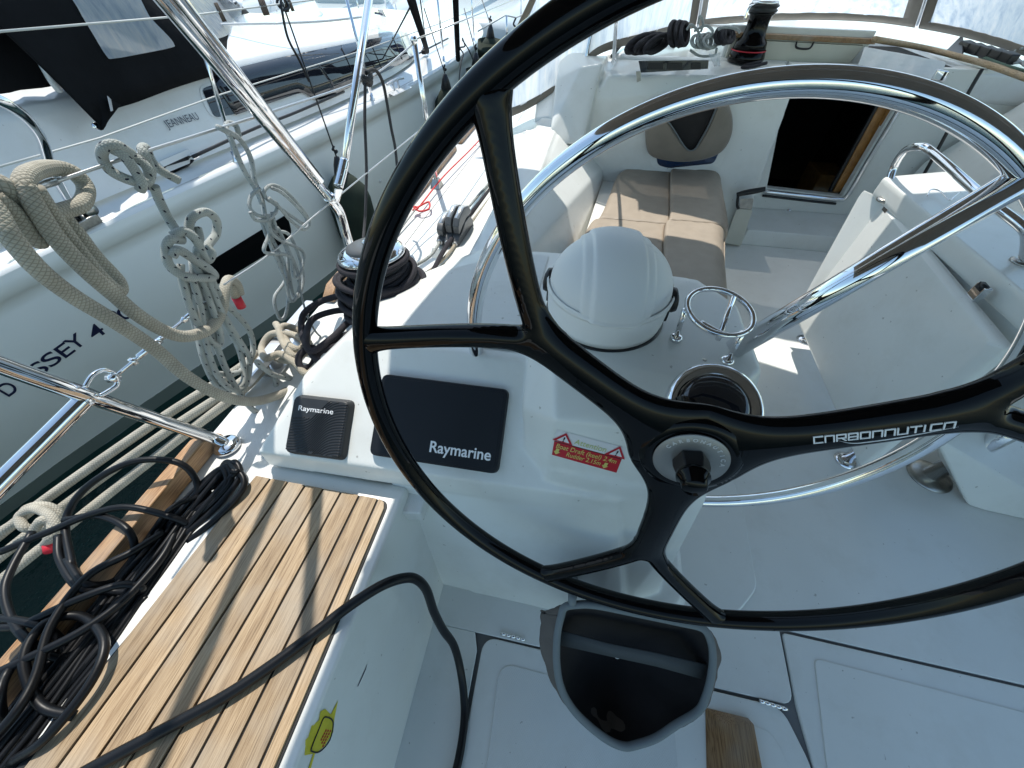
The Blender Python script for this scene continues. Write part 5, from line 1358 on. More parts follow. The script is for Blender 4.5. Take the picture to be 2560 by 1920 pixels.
sb = thing('canopy_stanchion', 'slim steel stanchion standing on the cabin corner beside the black rope coils', 'stanchion', U(1533, 160, z=.95))
tube('post', [U(1533, 158, z=.945), U(1540, 60, z=1.15), U(1545, -10, z=1.32)], .0095, CHROME, sb, seg=14)
lathe('foot', [(0, 0), (.014, 0), (.012, .02), (0, .03)], U(1533, 158, z=.94), zz, CHROME, sb, seg=16)

# sliding hatch garage, wood trims, cabin front step
gz = .96
hg = thing('hatch_garage', 'grey moulded hatch garage with a teak edge forward of the companionway', 'hatch', U(2050, 100, z=1.0))
e0, e1 = U(1880, 88, y=3.12), U(2190, 104, y=3.12)
hulls('garage_body', [[V((e0.x-.12, 3.16, .80)), V((e1.x, 3.16, .80)), V((e0.x-.12, 3.16, e0.z+.04)), V((e1.x, 3.16, e1.z+.04)), V((e0.x-.12, 3.9, 1.02)), V((e1.x, 3.9, 1.02)), V((e0.x-.1, 3.9, .8)), V((e1.x, 3.9, .8))]], NBGEL, hg, bevel=.012)
hulls('teak_edge', [[e0+V((-.1, -.005, -.012)), e1+V((0, -.005, -.012)), e0+V((-.1, -.005, .010)), e1+V((0, -.005, .010)), e0+V((-.1, .05, .010)), e1+V((0, .05, .010)), e0+V((-.1, .05, -.012)), e1+V((0, .05, -.012))]], TEAKOIL, hg, bevel=.004)
hulls('garage_face', [[V((e0.x-.1, 3.14, .82)), V((e1.x-.12, 3.14, .82)), V((e0.x-.1, 3.13, e0.z-.02)), V((e1.x-.04, 3.13, e1.z-.02)), V((e0.x-.1, 3.16, .82)), V((e1.x-.1, 3.16, .82)), V((e0.x-.1, 3.16, e0.z-.02)), V((e1.x-.04, 3.16, e1.z-.02))]], CREAM, hg, bevel=.003)
gh = U(2010, 112, y=3.12)
tube('pull_handle', [gh+V((-.045, 0, .012)), gh+V((-.035, -.012, -.012)), gh+V((.03, -.012, -.014)), gh+V((.045, 0, .012))], .005, BLKPL, hg, sub=5, seg=8)
tl = thing('towel', 'crumpled white cloth lying over the cabin edge above the companionway', 'cloth', U(2210, 150, z=.93))
rows = []
for i in range(15):
    rows.append([U(2160+ (i/14)*205-25*(j/9), 116+(i/14)*28+(j/9)*66+10*(i/14), y=3.08-.10*(j/9)) + V((0, -.010*math.sin(i*1.9+j*.4)-.006*math.sin(i*.7), 0)) for j in range(10)])
grid('cloth_sheet', rows, mat('white cloth', (.74, .74, .74), .9, bump=.4, bscale=30, bdist=.01), tl, solid=.003, sub=1)
tr_ = thing('teak_handrail', 'long pale teak trim running to starboard across the cabin top', 'trim', U(2350, 130, z=.97))
ps = [U(2185, 98, y=3.1), U(2300, 118, z=.98), U(2390, 140, z=.975), U(2480, 165, z=.97), U(2620, 215, z=.96)]
tube('trim_strip', ps, .014, TEAK, tr_, seg=8)
stbp = [[U(2240, 330, y=3.0), U(2310, 260, y=2.9), U(2400, 200, y=2.8), U(2620, 215, y=2.8), U(2800, 600, y=2.6), U(2300, 520, y=2.9), U(2330, 190, z=.93)]]
ca_ = thing('cabin_window_frame', 'dark edged grey side panel at the starboard end of the bulkhead', 'panel', U(2400, 260, y=2.7))
a0, a1 = U(2452, 175, y=2.68), U(2405, 250, y=2.66)
tube('dark_edge', [U(2456, 172, y=2.66), U(2425, 225, y=2.64), U(2390, 290, y=2.62), U(2330, 400, y=2.60), U(2290, 470, y=2.6)], .008, BLKPL, ca_, seg=8)
pb2 = thing('deck_bracket', 'chrome bracket on the cabin corner above the ring', 'bracket', U(2345, 190, y=2.8))
hulls('bracket_body', [[U(2325, 200, y=2.82), U(2345, 172, y=2.82), U(2375, 178, y=2.82), U(2360, 208, y=2.82), U(2325, 200, y=2.76), U(2345, 172, y=2.76), U(2375, 178, y=2.76), U(2360, 208, y=2.76)]], CHROME, pb2, bevel=.008)
rcb = thing('rope_clutch_block', 'black line clutches on the starboard cabin top at the right edge', 'line clutch', U(2450, 115, z=.98))
for i in range(5):
    p = U(2418+i*26, 112+i*7, z=1.0)
    hulls('clutch', [[p+V((a*.022, b_*.05, c_)) for a in (-1, 1) for b_ in (-1, 1) for c_ in (-.03, .012)]+[p+V((0, .0, .022))]], BLKPL, rcb, bevel=.006)
hulls('side_cheek', [[U(2372, 128, z=.97), U(2408, 92, z=1.02), U(2412, 130, z=.97), U(2405, 140, z=.97), U(2372, 128, z=.97)+V((0, .03, 0)), U(2408, 92, z=1.02)+V((0, .03, 0))]], GREYPL, rcb, bevel=.003)
tag(tube('halyard_tail', [U(2450, 140, z=.97), U(2500, 160, z=.98), U(2560, 178, z=.98), U(2620, 190, z=.97)], .008, rope('green rope', (.10, .16, .12), (.03, .06, .04), .008), seg=10), 'dark green rope tail by the starboard clutches', 'rope')
for k_ in range(4):
    tag(tube('rope_loop', [U(2535+6*k_, 130-3*k_, z=1.0), U(2556, 112+3*k_, z=1.02), U(2585, 118, z=1.0), U(2570, 150+5*k_, z=.98), U(2536, 158-6*k_, z=.98)], .006, ROPE_THIN, seg=8), ('lowest pale rope loop at the right edge beyond the clutches', 'second lowest pale rope loop at the right edge beyond the clutches', 'second highest pale rope loop at the right edge beyond the clutches', 'highest pale rope loop at the right edge beyond the clutches')[k_], 'rope', 'pale rope loops at the right edge')

# cabin top winch
w2 = U(1862, 152, z=.945)
w2t = thing('cabin_winch', 'black winch with chrome top on the cabin top at the bulkhead', 'winch', w2)
lathe('winch_base', [(0, 0), (.098, 0), (.098, .02), (.092, .045), (.088, .05), (0, .05)], w2, zz, CARBON, w2t, seg=48)
lathe('red_ring', [(.0925, .047), (.094, .049), (.092, .052)], w2, zz, RED, w2t, seg=48, cap=False)
lathe('drum', [(.090, .05), (.082, .085), (.064, .105), (.056, .13), (.055, .175), (.060, .195), (.070, .205)], w2, zz, CARBON, w2t, seg=48)
lathe('jaw', [(0, .205), (.072, .207), (.076, .215), (.066, .222), (.076, .230), (.076, .236), (0, .238)], w2, zz, BLKPL, w2t, seg=48)
lathe('chrome_cap', [(.0, .238), (.070, .238), (.068, .252), (.040, .262), (.018, .266), (0, .266)], w2, zz, CHROME, w2t, seg=48)
tube('feeder_arm', [w2+V((-.055, -.03, .235)), w2+V((-.085, -.05, .225)), w2+V((-.088, -.055, .18))], .007, CHROME, w2t, seg=10)
wh_ = tag(tube('winch_tail', [w2+V((.06, -.09, .01)), w2+V((.02, -.13, .01)), w2+V((-.04, -.15, -.005)), w2+V((.01, -.16, .0)), w2+V((.09, -.11, .01))], .008, ROPE_BLACK, seg=10), 'black rope tail lying at the foot of the cabin top winch', 'rope')
tp_ = thing('tray_pocket', 'clear plastic pocket with black covers set in the cabin top edge', 'pocket', U(1680, 165, z=.94))
hulls('clear_tray', [[U(a, b_, y=yv) for a, b_ in ((1596, 152), (1772, 150), (1770, 172), (1602, 182)) for yv in (2.822, 2.79)]], DARKGLASS, tp_, bevel=.003)
for xa in (1620, 1668, 1728):
    hulls('black_cover', [[U(xa+a, 158+b_, y=yv) for a in (0, 38 if xa < 1700 else 24) for b_ in (0, 16) for yv in (2.786, 2.78)]], BLKPL, tp_, bevel=.002)
hulls('side_clip', [[U(a, b_, y=yv) for a, b_ in ((1590, 178), (1602, 178), (1602, 202), (1592, 206)) for yv in (2.80, 2.77)]], DULLSTEEL, tp_, bevel=.002)
hulls('white_label', [[U(a, b_, y=yv) for a, b_ in ((1772, 135), (1802, 132), (1800, 165), (1785, 166)) for yv in (2.79, 2.785)]], CLEARPL, tp_)
# rope bundles on the cabin top
random.seed(11)
def bundle(name, lab, cx, cy, wpx, hpx, m, n=9, r=.009, z=.965, lean=0):
    t = thing(name, lab, 'rope coil', U(cx, cy, z=z), 'rope coils on the cabin top')
    for i in range(n):
        k = (i-(n-1)/2)/n
        ox = k*wpx*.75; rx = wpx*.30*random.uniform(.75, 1.05); rz = hpx*.5*random.uniform(.8, 1.05)
        pts = []
        for j in range(12):
            a_ = 2*math.pi*j/12
            pts.append(U(cx+ox+rx*math.cos(a_)+lean*math.sin(a_), cy-hpx*.3-rz*math.sin(a_)*.75, y=2.92+.06*math.sin(a_+1)+random.uniform(-.012, .012)+.022*(i%3)))
        tube('loop', pts, r, m, t, sub=4, closed=True, seg=8)
    return t
bundle('rope_coil', 'fat coil of black rope lying at the left end of the cabin top', 1622, 128, 80, 64, ROPE_BLACK, 8, .0115, lean=22)
bundle('rope_coil', 'upright coil of black rope in the middle of the cabin top', 1698, 108, 42, 78, ROPE_BLACK, 7, .0105)
bundle('rope_coil', 'small black rope coil between the white rope and the winch', 1812, 106, 38, 52, ROPE_BLACK, 6, .0085)
rc = bundle('rope_coil', 'messy coil of white rope beside the cabin top winch', 1762, 118, 56, 50, ROPE_THIN, 8, .0062)
for pts in ([(1716, 75), (1728, 62), (1745, 78), (1752, 100)], [(1790, 78), (1810, 68), (1840, 72), (1850, 82)], [(1725, 125), (1750, 140), (1785, 138), (1792, 120)], [(1745, 60), (1750, 40), (1758, 58), (1752, 80)], [(1735, 78), (1765, 64), (1782, 80), (1765, 98), (1740, 95)]):
    tube('stray_loop', [U(a, b_, y=2.90) for a, b_ in pts], .0062, ROPE_THIN, rc, seg=8)
tag(tube('coil_lead', [U(1530, 140, z=.96), U(1560, 105, z=.98), U(1600, 80, z=1.0), U(1650, 70, z=1.0), U(1690, 92, z=.98)], .010, ROPE_BLACK, seg=10), 'black rope leading into the fat coil by the steel stanchion', 'rope')

# ================================================================== BIMINI OVER THE HELM
bi = thing('bimini', 'taupe canvas sun canopy on steel bows over the cockpit', 'canopy', (.6, .8, 2.0))
BX0, BX1, BY0, BZc = -.735, 2.45, -.95, 2.0
rows = [[V((x_, BY0+(ye(x_)-BY0)*j/10, BZc+.22*math.sin(math.pi*i/14))) for j in range(11)] for i, x_ in ((i, BX0+(BX1-BX0)*i/14) for i in range(15))]
grid('canopy_cloth', rows, CANVAS, bi, solid=.004)
for j in (0, 5, 10):
    tube('canopy_bow', [rows[i][j]+V((0, 0, -.02)) for i in range(15)], .0135, CHROME, bi, straight=True, seg=12)
tube('bow_leg', [rows[0][10]+V((0, 0, -.02)), V((-.78, 2.30, 1.65)), lt], .0135, CHROME, bi, seg=12)
#PART6
# ================================================================== NEIGHBOURING YACHT
nb = thing('sailing_yacht', 'white sailing yacht moored alongside to port with black sprayhood and dark cabin windows', 'sailing yacht', (-3.6, 4, WZ))
sheer = [(-2.2, -2.97), (-1, -2.95), (.5, -2.88), (1.3, -2.80), (2.12, -2.66), (3.16, -2.47), (4.1, -2.30), (5.15, -2.14), (6.6, -2.04), (7.6, -2.05), (8.3, -2.10), (8.9, -2.22), (9.5, -2.42), (10.0, -2.66), (10.4, -2.98), (10.6, -3.3), (10.75, -3.9)]
wlx = [(-2.2, -3.5), (.3, -3.40), (1.3, -3.08), (2.2, -2.75), (3.1, -2.50), (4.5, -2.36), (6, -2.32), (7.5, -2.42), (8.9, -2.85), (9.8, -3.3), (10.3, -3.7), (10.6, -3.9)]
SY = []
y = -2.2
while y < 10.74: SY.append(y); y += .16
SY.append(10.75)
def smo(tab, y, h=.35): return (lerp1(tab, y-h)+lerp1(tab, y)*2+lerp1(tab, y+h))/4 if y < 9.8 else lerp1(tab, y)
XS = lambda y: smo(sheer, y); XW = lambda y: smo(wlx, min(y, 10.6))
ZS = lambda y: .315+.012*max(0, y-4)
def hull_pt(y, k):
    """k 0 at the sheer, 1 at the waterline"""
    zt = ZS(y); z = zt+(WZ-zt)*k
    x = XS(y)+(XW(y)-XS(y))*(k**1.5) + .045*math.sin(math.pi*min(k*1.25, 1))
    return V((x, y, z))
ks = [0, .02, .07, .075, .12, .2, .3, .4, .5, .6, .7, .8, .86, .861]
def K2(y, k):
    p = hull_pt(y, k)
    if k < .072: p.x += .018          # bright rubbing band under the gunwale
    return p
hull = grid('hull', [[K2(y, k) for k in ks] for y in SY], HULLG, nb, solid=.0)
grid('hull_shade_band', [[hull_pt(y, k)+V((.004, 0, 0)) for k in (.861, .90, .95)] for y in SY], HULLSHADE, nb)  # dim foot of the topsides, its shade carried by the colour
grid('waterline_paint', [[hull_pt(y, k)+V((.006, 0, 0)) for k in (.95, .98, 1.0, 1.1)] for y in SY], ANTIF, nb)
# deck
def dk(y, a):
    c = [(0, .0), (-.012, .022), (-.055, .024), (-.075, .0), (-.09, .012), (-.9, .06), (-1.9, .10), (-3.2, .06)]
    return V((XS(y)+c[a][0]+.018, y, ZS(y)+c[a][1]))
grid('deck', [[dk(y, a) for a in range(8)] for y in SY if y < 10.7], NBGEL, nb)
bowc = [dk(10.4, a) for a in range(8)]
# coaming and cabin trunk
XB = [(-2.2, -3.18), (0, -3.12), (1.5, -2.98), (2.5, -2.82), (3.4, -2.66), (4.3, -2.50), (5.3, -2.42), (6.2, -2.46), (6.9, -2.70), (7.6, -3.0), (8.2, -3.4)]
xb = lambda y: smo(XB, y, .3)
HT = [(-2.2, .50), (1.7, .50), (2.4, .44), (3.2, .46), (4.0, .45), (5.0, .39), (6.0, .31), (6.8, .22), (7.6, .10), (8.2, .02)]
ht = lambda y: smo(HT, y, .3)
CY = [y for y in SY if -2.2 <= y <= 8.2]
def cab_pt(y, k):
    """k 0 foot, 1 shoulder, up to 2 centre of roof"""
    zb = ZS(y)+.05; x0 = xb(y); H = ht(y)
    if k <= 1:
        return V((x0-.12*k, y, zb+H*k*.95))
    q = k-1
    xr_ = x0-.12; xc = -4.05
    return V((xr_+(xc-xr_)*q, y, zb+H*(.95+.42*math.sin(q*math.pi/2))))
trunk = grid('cabin_trunk', [[cab_pt(y, k) for k in (0, .12, .3, .5, .7, .88, 1, 1.04, 1.12, 1.25, 1.45, 1.7, 2.0)] for y in CY], NBGEL, nb)
# dark saloon windows let into the trunk side
def winpt(y, k, off=.016):
    a = cab_pt(y, k); n = V((1, 0, .35)).normalized(); return a+n*off
def window_strip(y0, y1, lo, hi, n=14, name='window'):
    rows = []
    for i in range(n+1):
        y = y0+(y1-y0)*i/n; l, h_ = lo(y), hi(y)
        rows.append([winpt(y, l+(h_-l)*j/3) for j in range(4)])
    return grid(name, rows, DARKGLASS, nb, solid=.004)
window_strip(3.05, 6.0, lambda y: .16+.20*min(1, max(0, (3.90-y)/.12)), lambda y: .92, 60)
for y_ in (4.55, 5.1, 5.7):
    tube('window_joint', [winpt(y_, k_, .0215) for k_ in (.22, .88)], .003, BLKPL, nb, straight=True, seg=6)
# port in the coaming
def rp_grid(name, yc, kc, wy, wk, m, off):
    pts = [winpt(yc+a, kc+b_, off) for a, b_ in roundpoly([(-wy, -wk), (wy*1.05, -wk*.8), (wy*.8, wk), (-wy*1.1, wk)], min(wy, wk)*.4, 4)]
    return pyd(name, pts, [tuple(range(len(pts)))], m, nb, smooth=False, solid=.004)
TRK = bvh(trunk); HUL = bvh(hull); 
def nhit(x, y, tree, off): return hit(x, y, tree, off)
def px_face(name, pts, tree, off, m, fall, parent=nb):
    P = []
    for a, b_ in pts:
        p, n_ = hit(a, b_, tree, 0)
        P.append((p+n_*off) if p else U(a, b_, x=fall))
    return pyd(name, P, [tuple(range(len(P)))], m, parent, smooth=False, solid=.003)
px_face('cockpit_port_frame', roundpoly([(497, 218), (535, 200), (590, 225), (605, 275), (560, 302), (525, 290), (505, 255)], 12, 3), TRK, .004, NBGEL, -2.85)
px_face('cockpit_port', roundpoly([(502, 222), (575, 200), (600, 265), (590, 285), (535, 295)], 12, 3), TRK, .009, DARKGLASS, -2.85)
p0_ = hit(415, 313, TRK)[0]; p1_ = hit(490, 292, TRK)[0]
if p0_ and p1_:
    uu = (p1_-p0_).normalized(); nn_ = V((1, 0, .35)).normalized(); vv_ = nn_.cross(uu).normalized()
    text('lettering', 'JEANNEAU', (p1_-p0_).length*.27, (p0_+p1_)/2+nn_*.012, uu, vv_, mat('slate print', (.10, .11, .13), .45), nb, sx=.82)
# hull name
def hull_text(body, pL, pR, hgt_px, m, bold=.0):
    a = hit(*pL, HUL)[0]; b_ = hit(*pR, HUL)[0]
    uu = (b_-a).normalized(); c = (a+b_)/2
    n_ = hit((pL[0]+pR[0])/2, (pL[1]+pR[1])/2, HUL)[1]; vv_ = n_.cross(uu).normalized(); n2 = uu.cross(vv_).normalized()
    o = text('lettering', body, 1, V((0, 0, 0)), V((1, 0, 0)), V((0, 1, 0)), m, nb, align='LEFT', ext=.002, bold=bold)
    xs_ = [q.co.x for q in o.data.vertices]; w_ = max(xs_)-min(xs_); x0 = min(xs_)
    s = (b_-a).length/w_; hs = hgt_px
    for q in o.data.vertices:
        p = a+uu*(q.co.x-x0)*s+vv_*q.co.y*hs+n2*.05
        loc, nq, i_, d_ = HUL.ray_cast(p, -n2)
        q.co = (loc if loc else p-n2*.05)+n2*(.0015+.002*(1 if q.co.z > 0 else 0))
    return o
hull_text('D Y S S E Y', (12, 985), (212, 765), .14, NAVYPR) if False else None
for ch, a, b_ in (('O', (-62, 1000), (-22, 968)), ('D', (6, 975), (34, 955)), ('Y', (42, 944), (72, 922)), ('S', (82, 925), (112, 905)), ('S', (114, 902), (144, 880)), ('E', (150, 878), (176, 859)), ('Y', (172, 860), (206, 836)), ('4', (226, 832), (255, 812)), ('9', (266, 796), (294, 778)), ('0', (298, 786), (330, 764))):
    try:
        hull_text(ch, (a[0], a[1]+8), (b_[0], b_[1]+8), .125, NAVYPR, .004)
    except Exception as e: print('txt', ch, e)
px_face('hull_port', roundpoly([(522, 654), (716, 535), (728, 580), (715, 605), (540, 712), (528, 700)], 10, 3), HUL, .006, mat('matt black glazing', (.003, .003, .004), .3, spec=.2), -2.7)
lathe('through_hull', [(.0, 0), (.018, 0), (.018, .006), (.012, .008), (0, .004)], hit(950, 452, HUL)[0], (1, -.1, 0), NBGEL, nb, seg=20)
# genoa track, cleat, blocks
tube('genoa_track', [U(482, 392, z=.445), U(640, 320, z=.435), U(740, 281, z=.43), U(860, 229, z=.425)], .011, BLKPL, nb, seg=8)
tube('genoa_track', [U(905, 205, z=.425), U(970, 175, z=.425), U(1058, 128, z=.43), U(1120, 96, z=.44)], .011, BLKPL, nb, seg=8)
for px, py in ((484, 392), (862, 226)):
    hulls('track_end', [[U(px, py, z=.40)+V((a*.022, b_*.03, c_)) for a in (-1, 1) for b_ in (-1, 1) for c_ in (-.01, .02)]], CHROME, nb, bevel=.004)
for px, py in ((985, 160), (1062, 130)):
    q = U(px, py, z=.42)
    hulls('sheet_block', [[q+V((a*.03, b_*.06, c_)) for a in (-1, 1) for b_ in (-1, 1) for c_ in (-.02, .03)]], BLKPL, nb, bevel=.01)
    lathe('sheave', [(0, 0), (.03, 0), (.03, .03), (0, .04)], q+V((0, 0, .03)), zz, CHROME, nb, seg=16)
ck_ = [U(968, 212, z=.42), U(1008, 195, z=.42)]
tube('deck_cleat', [ck_[0], ck_[0].lerp(ck_[1], .3)+V((0, 0, .01)), ck_[0].lerp(ck_[1], .7)+V((0, 0, .01)), ck_[1]], .014, ALU, nb, seg=10)
for k in (.35, .65): lathe('cleat_stem', [(.014, -.10), (.012, 0)], ck_[0].lerp(ck_[1], k), zz, ALU, nb, seg=12)
q = U(990, 228, z=.36); hulls('cleat_plate', [[U(972, 234, z=.365), U(1015, 213, z=.365), U(1030, 218, z=.365), U(985, 240, z=.365)]+[U(972, 234, z=.35), U(1015, 213, z=.35), U(1030, 218, z=.35), U(985, 240, z=.35)]], NBGEL, nb, bevel=.004)
q = U(205, 553, z=.37)
hulls('jib_car', [[q+V((a*.05, b_*.07, c_)) for a in (-1, 1) for b_ in (-1, 1) for c_ in (-.03, .02)]], DULLSTEEL, nb, bevel=.012)
lathe('car_sheave', [(0, 0), (.035, 0), (.035, .04), (0, .045)], q+V((0, .06, .03)), (1, 0, .4), DULLSTEEL, nb, seg=16)
tube('car_control', [q+V((0, 0, .02)), q+V((.05, -.1, .06)), q+V((-.1, -.02, .03))], .014, BLKPL, nb, seg=8)
# sunken pocket in the coaming
px_face('coaming_pocket', roundpoly([(408, 415), (480, 385), (486, 400), (455, 430), (410, 448)], 8, 3), TRK, .008, BLKPL, -2.9)
hulls('pocket_lip', [[U(a, b_, x=xx) for a, b_ in ((395, 405), (470, 372), (480, 385), (408, 418)) for xx in (-2.80, -2.86)]], NBGEL, nb, bevel=.01)
# rails of the neighbouring yacht
NS_ = [((591, 400), (480, 32)), ((931, 250), (905, 10)), ((1110, 155), (1110, -5)), ((1185, 108), (1184, -8))]
feet, topz = [], []
for (fx, fy), (tx, ty) in NS_:
    f_ = U(fx, fy, z=ZS(4)+.03); t_ = U(tx, ty, y=f_.y-.02)
    if fx > 1000: t_ = f_+V((0.0, 0, .76)); t_.x = f_.x
    if fx == 931: t_ = f_+V((-.02, -.02, .76))
    tube('stanchion', [f_, t_], .0130, CHROME, nb, straight=True, seg=14)
    lathe('stanchion_foot', [(.03, -.02), (.03, .0), (.016, .02), (.014, .06)], f_, zz, CHROME, nb, seg=18)
    feet.append(f_); topz.append(t_)
tube('guard_wire', [U(-40, 82, x=-2.45)]+[t_+V((0, 0, -.01)) for t_ in topz]+[V((-2.3, 9.8, 1.15))], .0045, WIREW, nb, straight=True, seg=8)
mids = [f_.lerp(t_, .5) for f_, t_ in zip(feet, topz)]
tube('guard_wire', [U(-40, 428, x=-2.46), U(250, 345, x=-2.50)]+mids+[V((-2.3, 9.8, .8))], .0042, WIREW, nb, straight=True, seg=8)
# push-pit of the neighbour at far left
tube('stern_rail', [U(-40, 235, x=-2.15), U(20, 262, x=-2.15), U(70, 300, x=-2.2), U(105, 350, x=-2.3), U(128, 420, x=-2.42), U(165, 490, x=-2.6), U(205, 545, x=-2.78)], .019, CHROME, nb, seg=16)
# coach roof handrail and dark details
tube('roof_rail', [U(540, 62, z=.95), U(700, 58, z=.95), U(815, 52, z=.93), U(905, 42, z=.92)], .010, NBGEL, nb, seg=8)
hulls('roof_hatch', [[U(a, b_, z=.90) for a, b_ in ((935, 22), (1000, 32), (985, 48), (935, 35))]+[U(a, b_, z=.87) for a, b_ in ((935, 22), (1000, 32), (985, 48), (935, 35))]], DARKGLASS, nb, bevel=.005)
# shrouds, black sleeves
def shroud(a, b_, r, m, nm='shroud'):
    tube(nm, [a, b_], r, m, nb, straight=True, seg=10)
s1 = U(1068, 128, z=.44); shroud(s1, U(1022, -20, z=1.2), .030, BLKCANVAS, 'sheeted_shroud')
s2 = U(1145, 148, z=.40); shroud(s2, U(1138, -20, z=1.1), .030, BLKCANVAS, 'sheeted_shroud')
shroud(U(1068, 128, z=.44), U(1048, -20, z=1.1), .006, BLKPL)
shroud(U(950, 160, z=.46), U(1040, -10, z=1.15), .006, BLKPL)
# ---- sprayhood and black side curtain of the neighbour
hoodB = thing('sprayhood', 'black canvas sprayhood with clear windows on the neighbouring yacht', 'sprayhood', (-3.4, 3, .9))
xh = -3.02
def H(x, y, xx=None, z=None): return U(x, y, x=(xx if xx is not None else xh)) if z is None else U(x, y, z=z)
# curtain column: strips between a foot line and a top line
ftl = [(255, 320, -2.80), (262, 283, -2.80), (345, 254, -2.79), (430, 222, -2.78), (505, 198, -2.78), (565, 178, -2.80), (572, 142, -2.92), (598, 128, -3.08), (625, 112, -3.3), (640, 85, -3.65), (636, 50, -3.9), (612, 22, -4.2)]
FF = [U(a, b_, x=c) for a, b_, c in ftl]
zt = 1.95
def htop(p, i):
    k = i/(len(FF)-1)
    return V((p.x-.20-.15*k, p.y-.25-1.0*k**1.3, max(p.z+.75, 1.65)))
TT = [htop(p, i) for i, p in enumerate(FF)]
FFc, TTc = cr(FF, 6), cr(TT, 6)
NH = len(FFc)-1
def HF(s, k):
    i = min(int(s), NH-1); f = s-i; return FFc[i].lerp(FFc[i+1], f).lerp(TTc[i].lerp(TTc[i+1], f), k)+V((.05, 0, .02))*math.sin(math.pi*k)
hb = [[HF(s, k/12) for k in range(13)] for s in range(NH+1)]
hood_o = grid('hood_canvas', hb, BLKCANVAS, hoodB, solid=.01)
HB = bvh(hood_o)
def hood_win(name, pts, off=.012):
    # triangulated fan on the hood surface
    poly = cr([V((a, b_, 0)) for a, b_ in pts], 3, True)
    cx_ = sum((p.x for p in poly))/len(poly); cy_ = sum((p.y for p in poly))/len(poly)
    rows = []
    for q_ in range(9):
        k = max(q_/8, .001); rows.append([])
        for p in poly+[poly[0]]:
            x_, y_ = cx_+(p.x-cx_)*k, cy_+(p.y-cy_)*k
            h_, n_ = hit(x_, y_, HB, off); rows[-1].append(h_ if h_ else U(x_, y_, x=-3.4))
    return grid(name, rows, VINYL, hoodB)
hood_win('window', [(178, -25), (190, 20), (228, 85), (262, 140), (280, 147), (350, 135), (425, 120), (432, 112), (418, 92), (370, 42), (322, -25)])
hood_win('window', [(435, -20), (450, 20), (480, 60), (515, 98), (540, 100), (575, 85), (598, 55), (602, 25), (595, -20)])
# weathercloth to the left, behind the wheel opening
cu_ = [(-30, 235), (90, 212), (200, 199), (228, 225)]
cur = thing('side_curtain', 'black weathercloth hanging along the neighbouring cockpit', 'curtain', (-3.1, 1.6, .9))
rows = []
for i in range(17):
    k = i/16
    fx = -60+k*315; fy = 243-.165*(fx+60)*.9
    a_ = U(fx, fy, x=-3.10); rows.append([a_+V((-.05*j/6-.02*math.sin(i*1.3+j), 0, .85*j/6)) for j in range(7)])
grid('curtain_cloth', rows, BLKCANVAS, cur, solid=.008)
# hanging strap of the hood to its ring
rows = []
for i in range(8):
    k = i/7; rows.append([U(212+k*38, 200+k*125, x=-2.83+.02*math.sin(i)), U(248+k*8, 235+k*88, x=-2.80), U(300-k*45, 262+k*62, x=-2.785)])
grid('hood_tail', rows, BLKCANVAS, hoodB, solid=.01)
o = U(240, 316, x=-2.84); lathe('tail_eye', [(0, 0), (.02, 0), (.02, .01), (.01, .014), (0, .01)], o, (1, -.3, .2), CHROME, hoodB, seg=16)
pm = px_face('maker_patch', [(257, 240), (298, 270), (266, 278)], HB, .034, GREYPR, -2.86, hoodB)
# inner cockpit of the neighbour: grey window panel and grab handle seen at far left
gh2 = thing('grab_handle', 'white grab handle against the black curtain of the neighbouring yacht', 'grab handle', U(110, 170, x=-3.0))
tube('handle_bar', [U(62, 118, x=-3.02), U(80, 118, x=-2.97), U(100, 150, x=-2.95), U(128, 200, x=-2.95), U(148, 226, x=-2.97)], .018, NBGEL, gh2, seg=12)
bk2 = thing('backrest_pad', 'dark padded backrest at the far left in the neighbouring cockpit', 'pad', U(40, 130, x=-3.3))
bm = bmesh.new(); hull_into(bm, [U(a, b_, x=xx) for a, b_ in ((-60, 90), (60, 72), (88, 85), (106, 150), (120, 215), (-60, 240)) for xx in (-3.0, -3.06)]); bm_obj('pad_body', bm, BLKCANVAS, bk2, bevel=.03, seg=4)
wb2 = thing('cockpit_coaming_panel', 'white moulded panel at the top left corner of the neighbouring cockpit', 'panel', U(40, 40, x=-3.6))
hulls('panel_body', [[U(a, b_, x=xx) for a, b_ in ((-80, 18), (96, 12), (118, 60), (60, 66), (-80, 72)) for xx in (-3.5, -3.6)]], NBGEL, wb2, bevel=.02, seg=4)
# clothes pegs on the neighbour's upper wire
PW = {540: (148, 42), 548: (0, 0)}
tw = topz[0]; td = topz[1]
def on_wire(px):
    best = None
    for i in range(201):
        p = tw.lerp(td, i/200); d = p-CP; zc = d.dot(fwd); x_ = 1280+FPX*d.dot(rt)/zc
        if best is None or abs(x_-px) < best[0]: best = (abs(x_-px), p)
    return best[1]
for i, (px, an) in enumerate(((546, .15), (651, .10), (661, .02), (715, -.18), (722, .2))):
    lab = ('grey wooden clothes peg alone on the wire in front of the clear hood window', 'left peg of the close pair of wooden clothes pegs on the wire', 'right peg of the close pair of wooden clothes pegs on the wire', 'left peg of the two forked clothes pegs above the black knot', 'right peg of the two forked clothes pegs above the black knot')[i]
    w_ = on_wire(px); t = thing('clothes_peg', lab, 'clothes peg', w_, 'clothes pegs on the guard wire')
    for s_ in (-1, 1):
        a_ = w_+V((0, s_*.006, .03)); b_ = w_+V((.0, s_*.009+an*.09, -.055))
        d_ = V((.006, 0, 0)); e_ = V((0, .0045, 0))
        bm = bmesh.new(); hull_into(bm, [p+d_*x_+e_*y_ for p in (a_, b_) for x_ in (-1, 1) for y_ in (-1, 1)]); bm_obj('peg_half', bm, PEG, t)
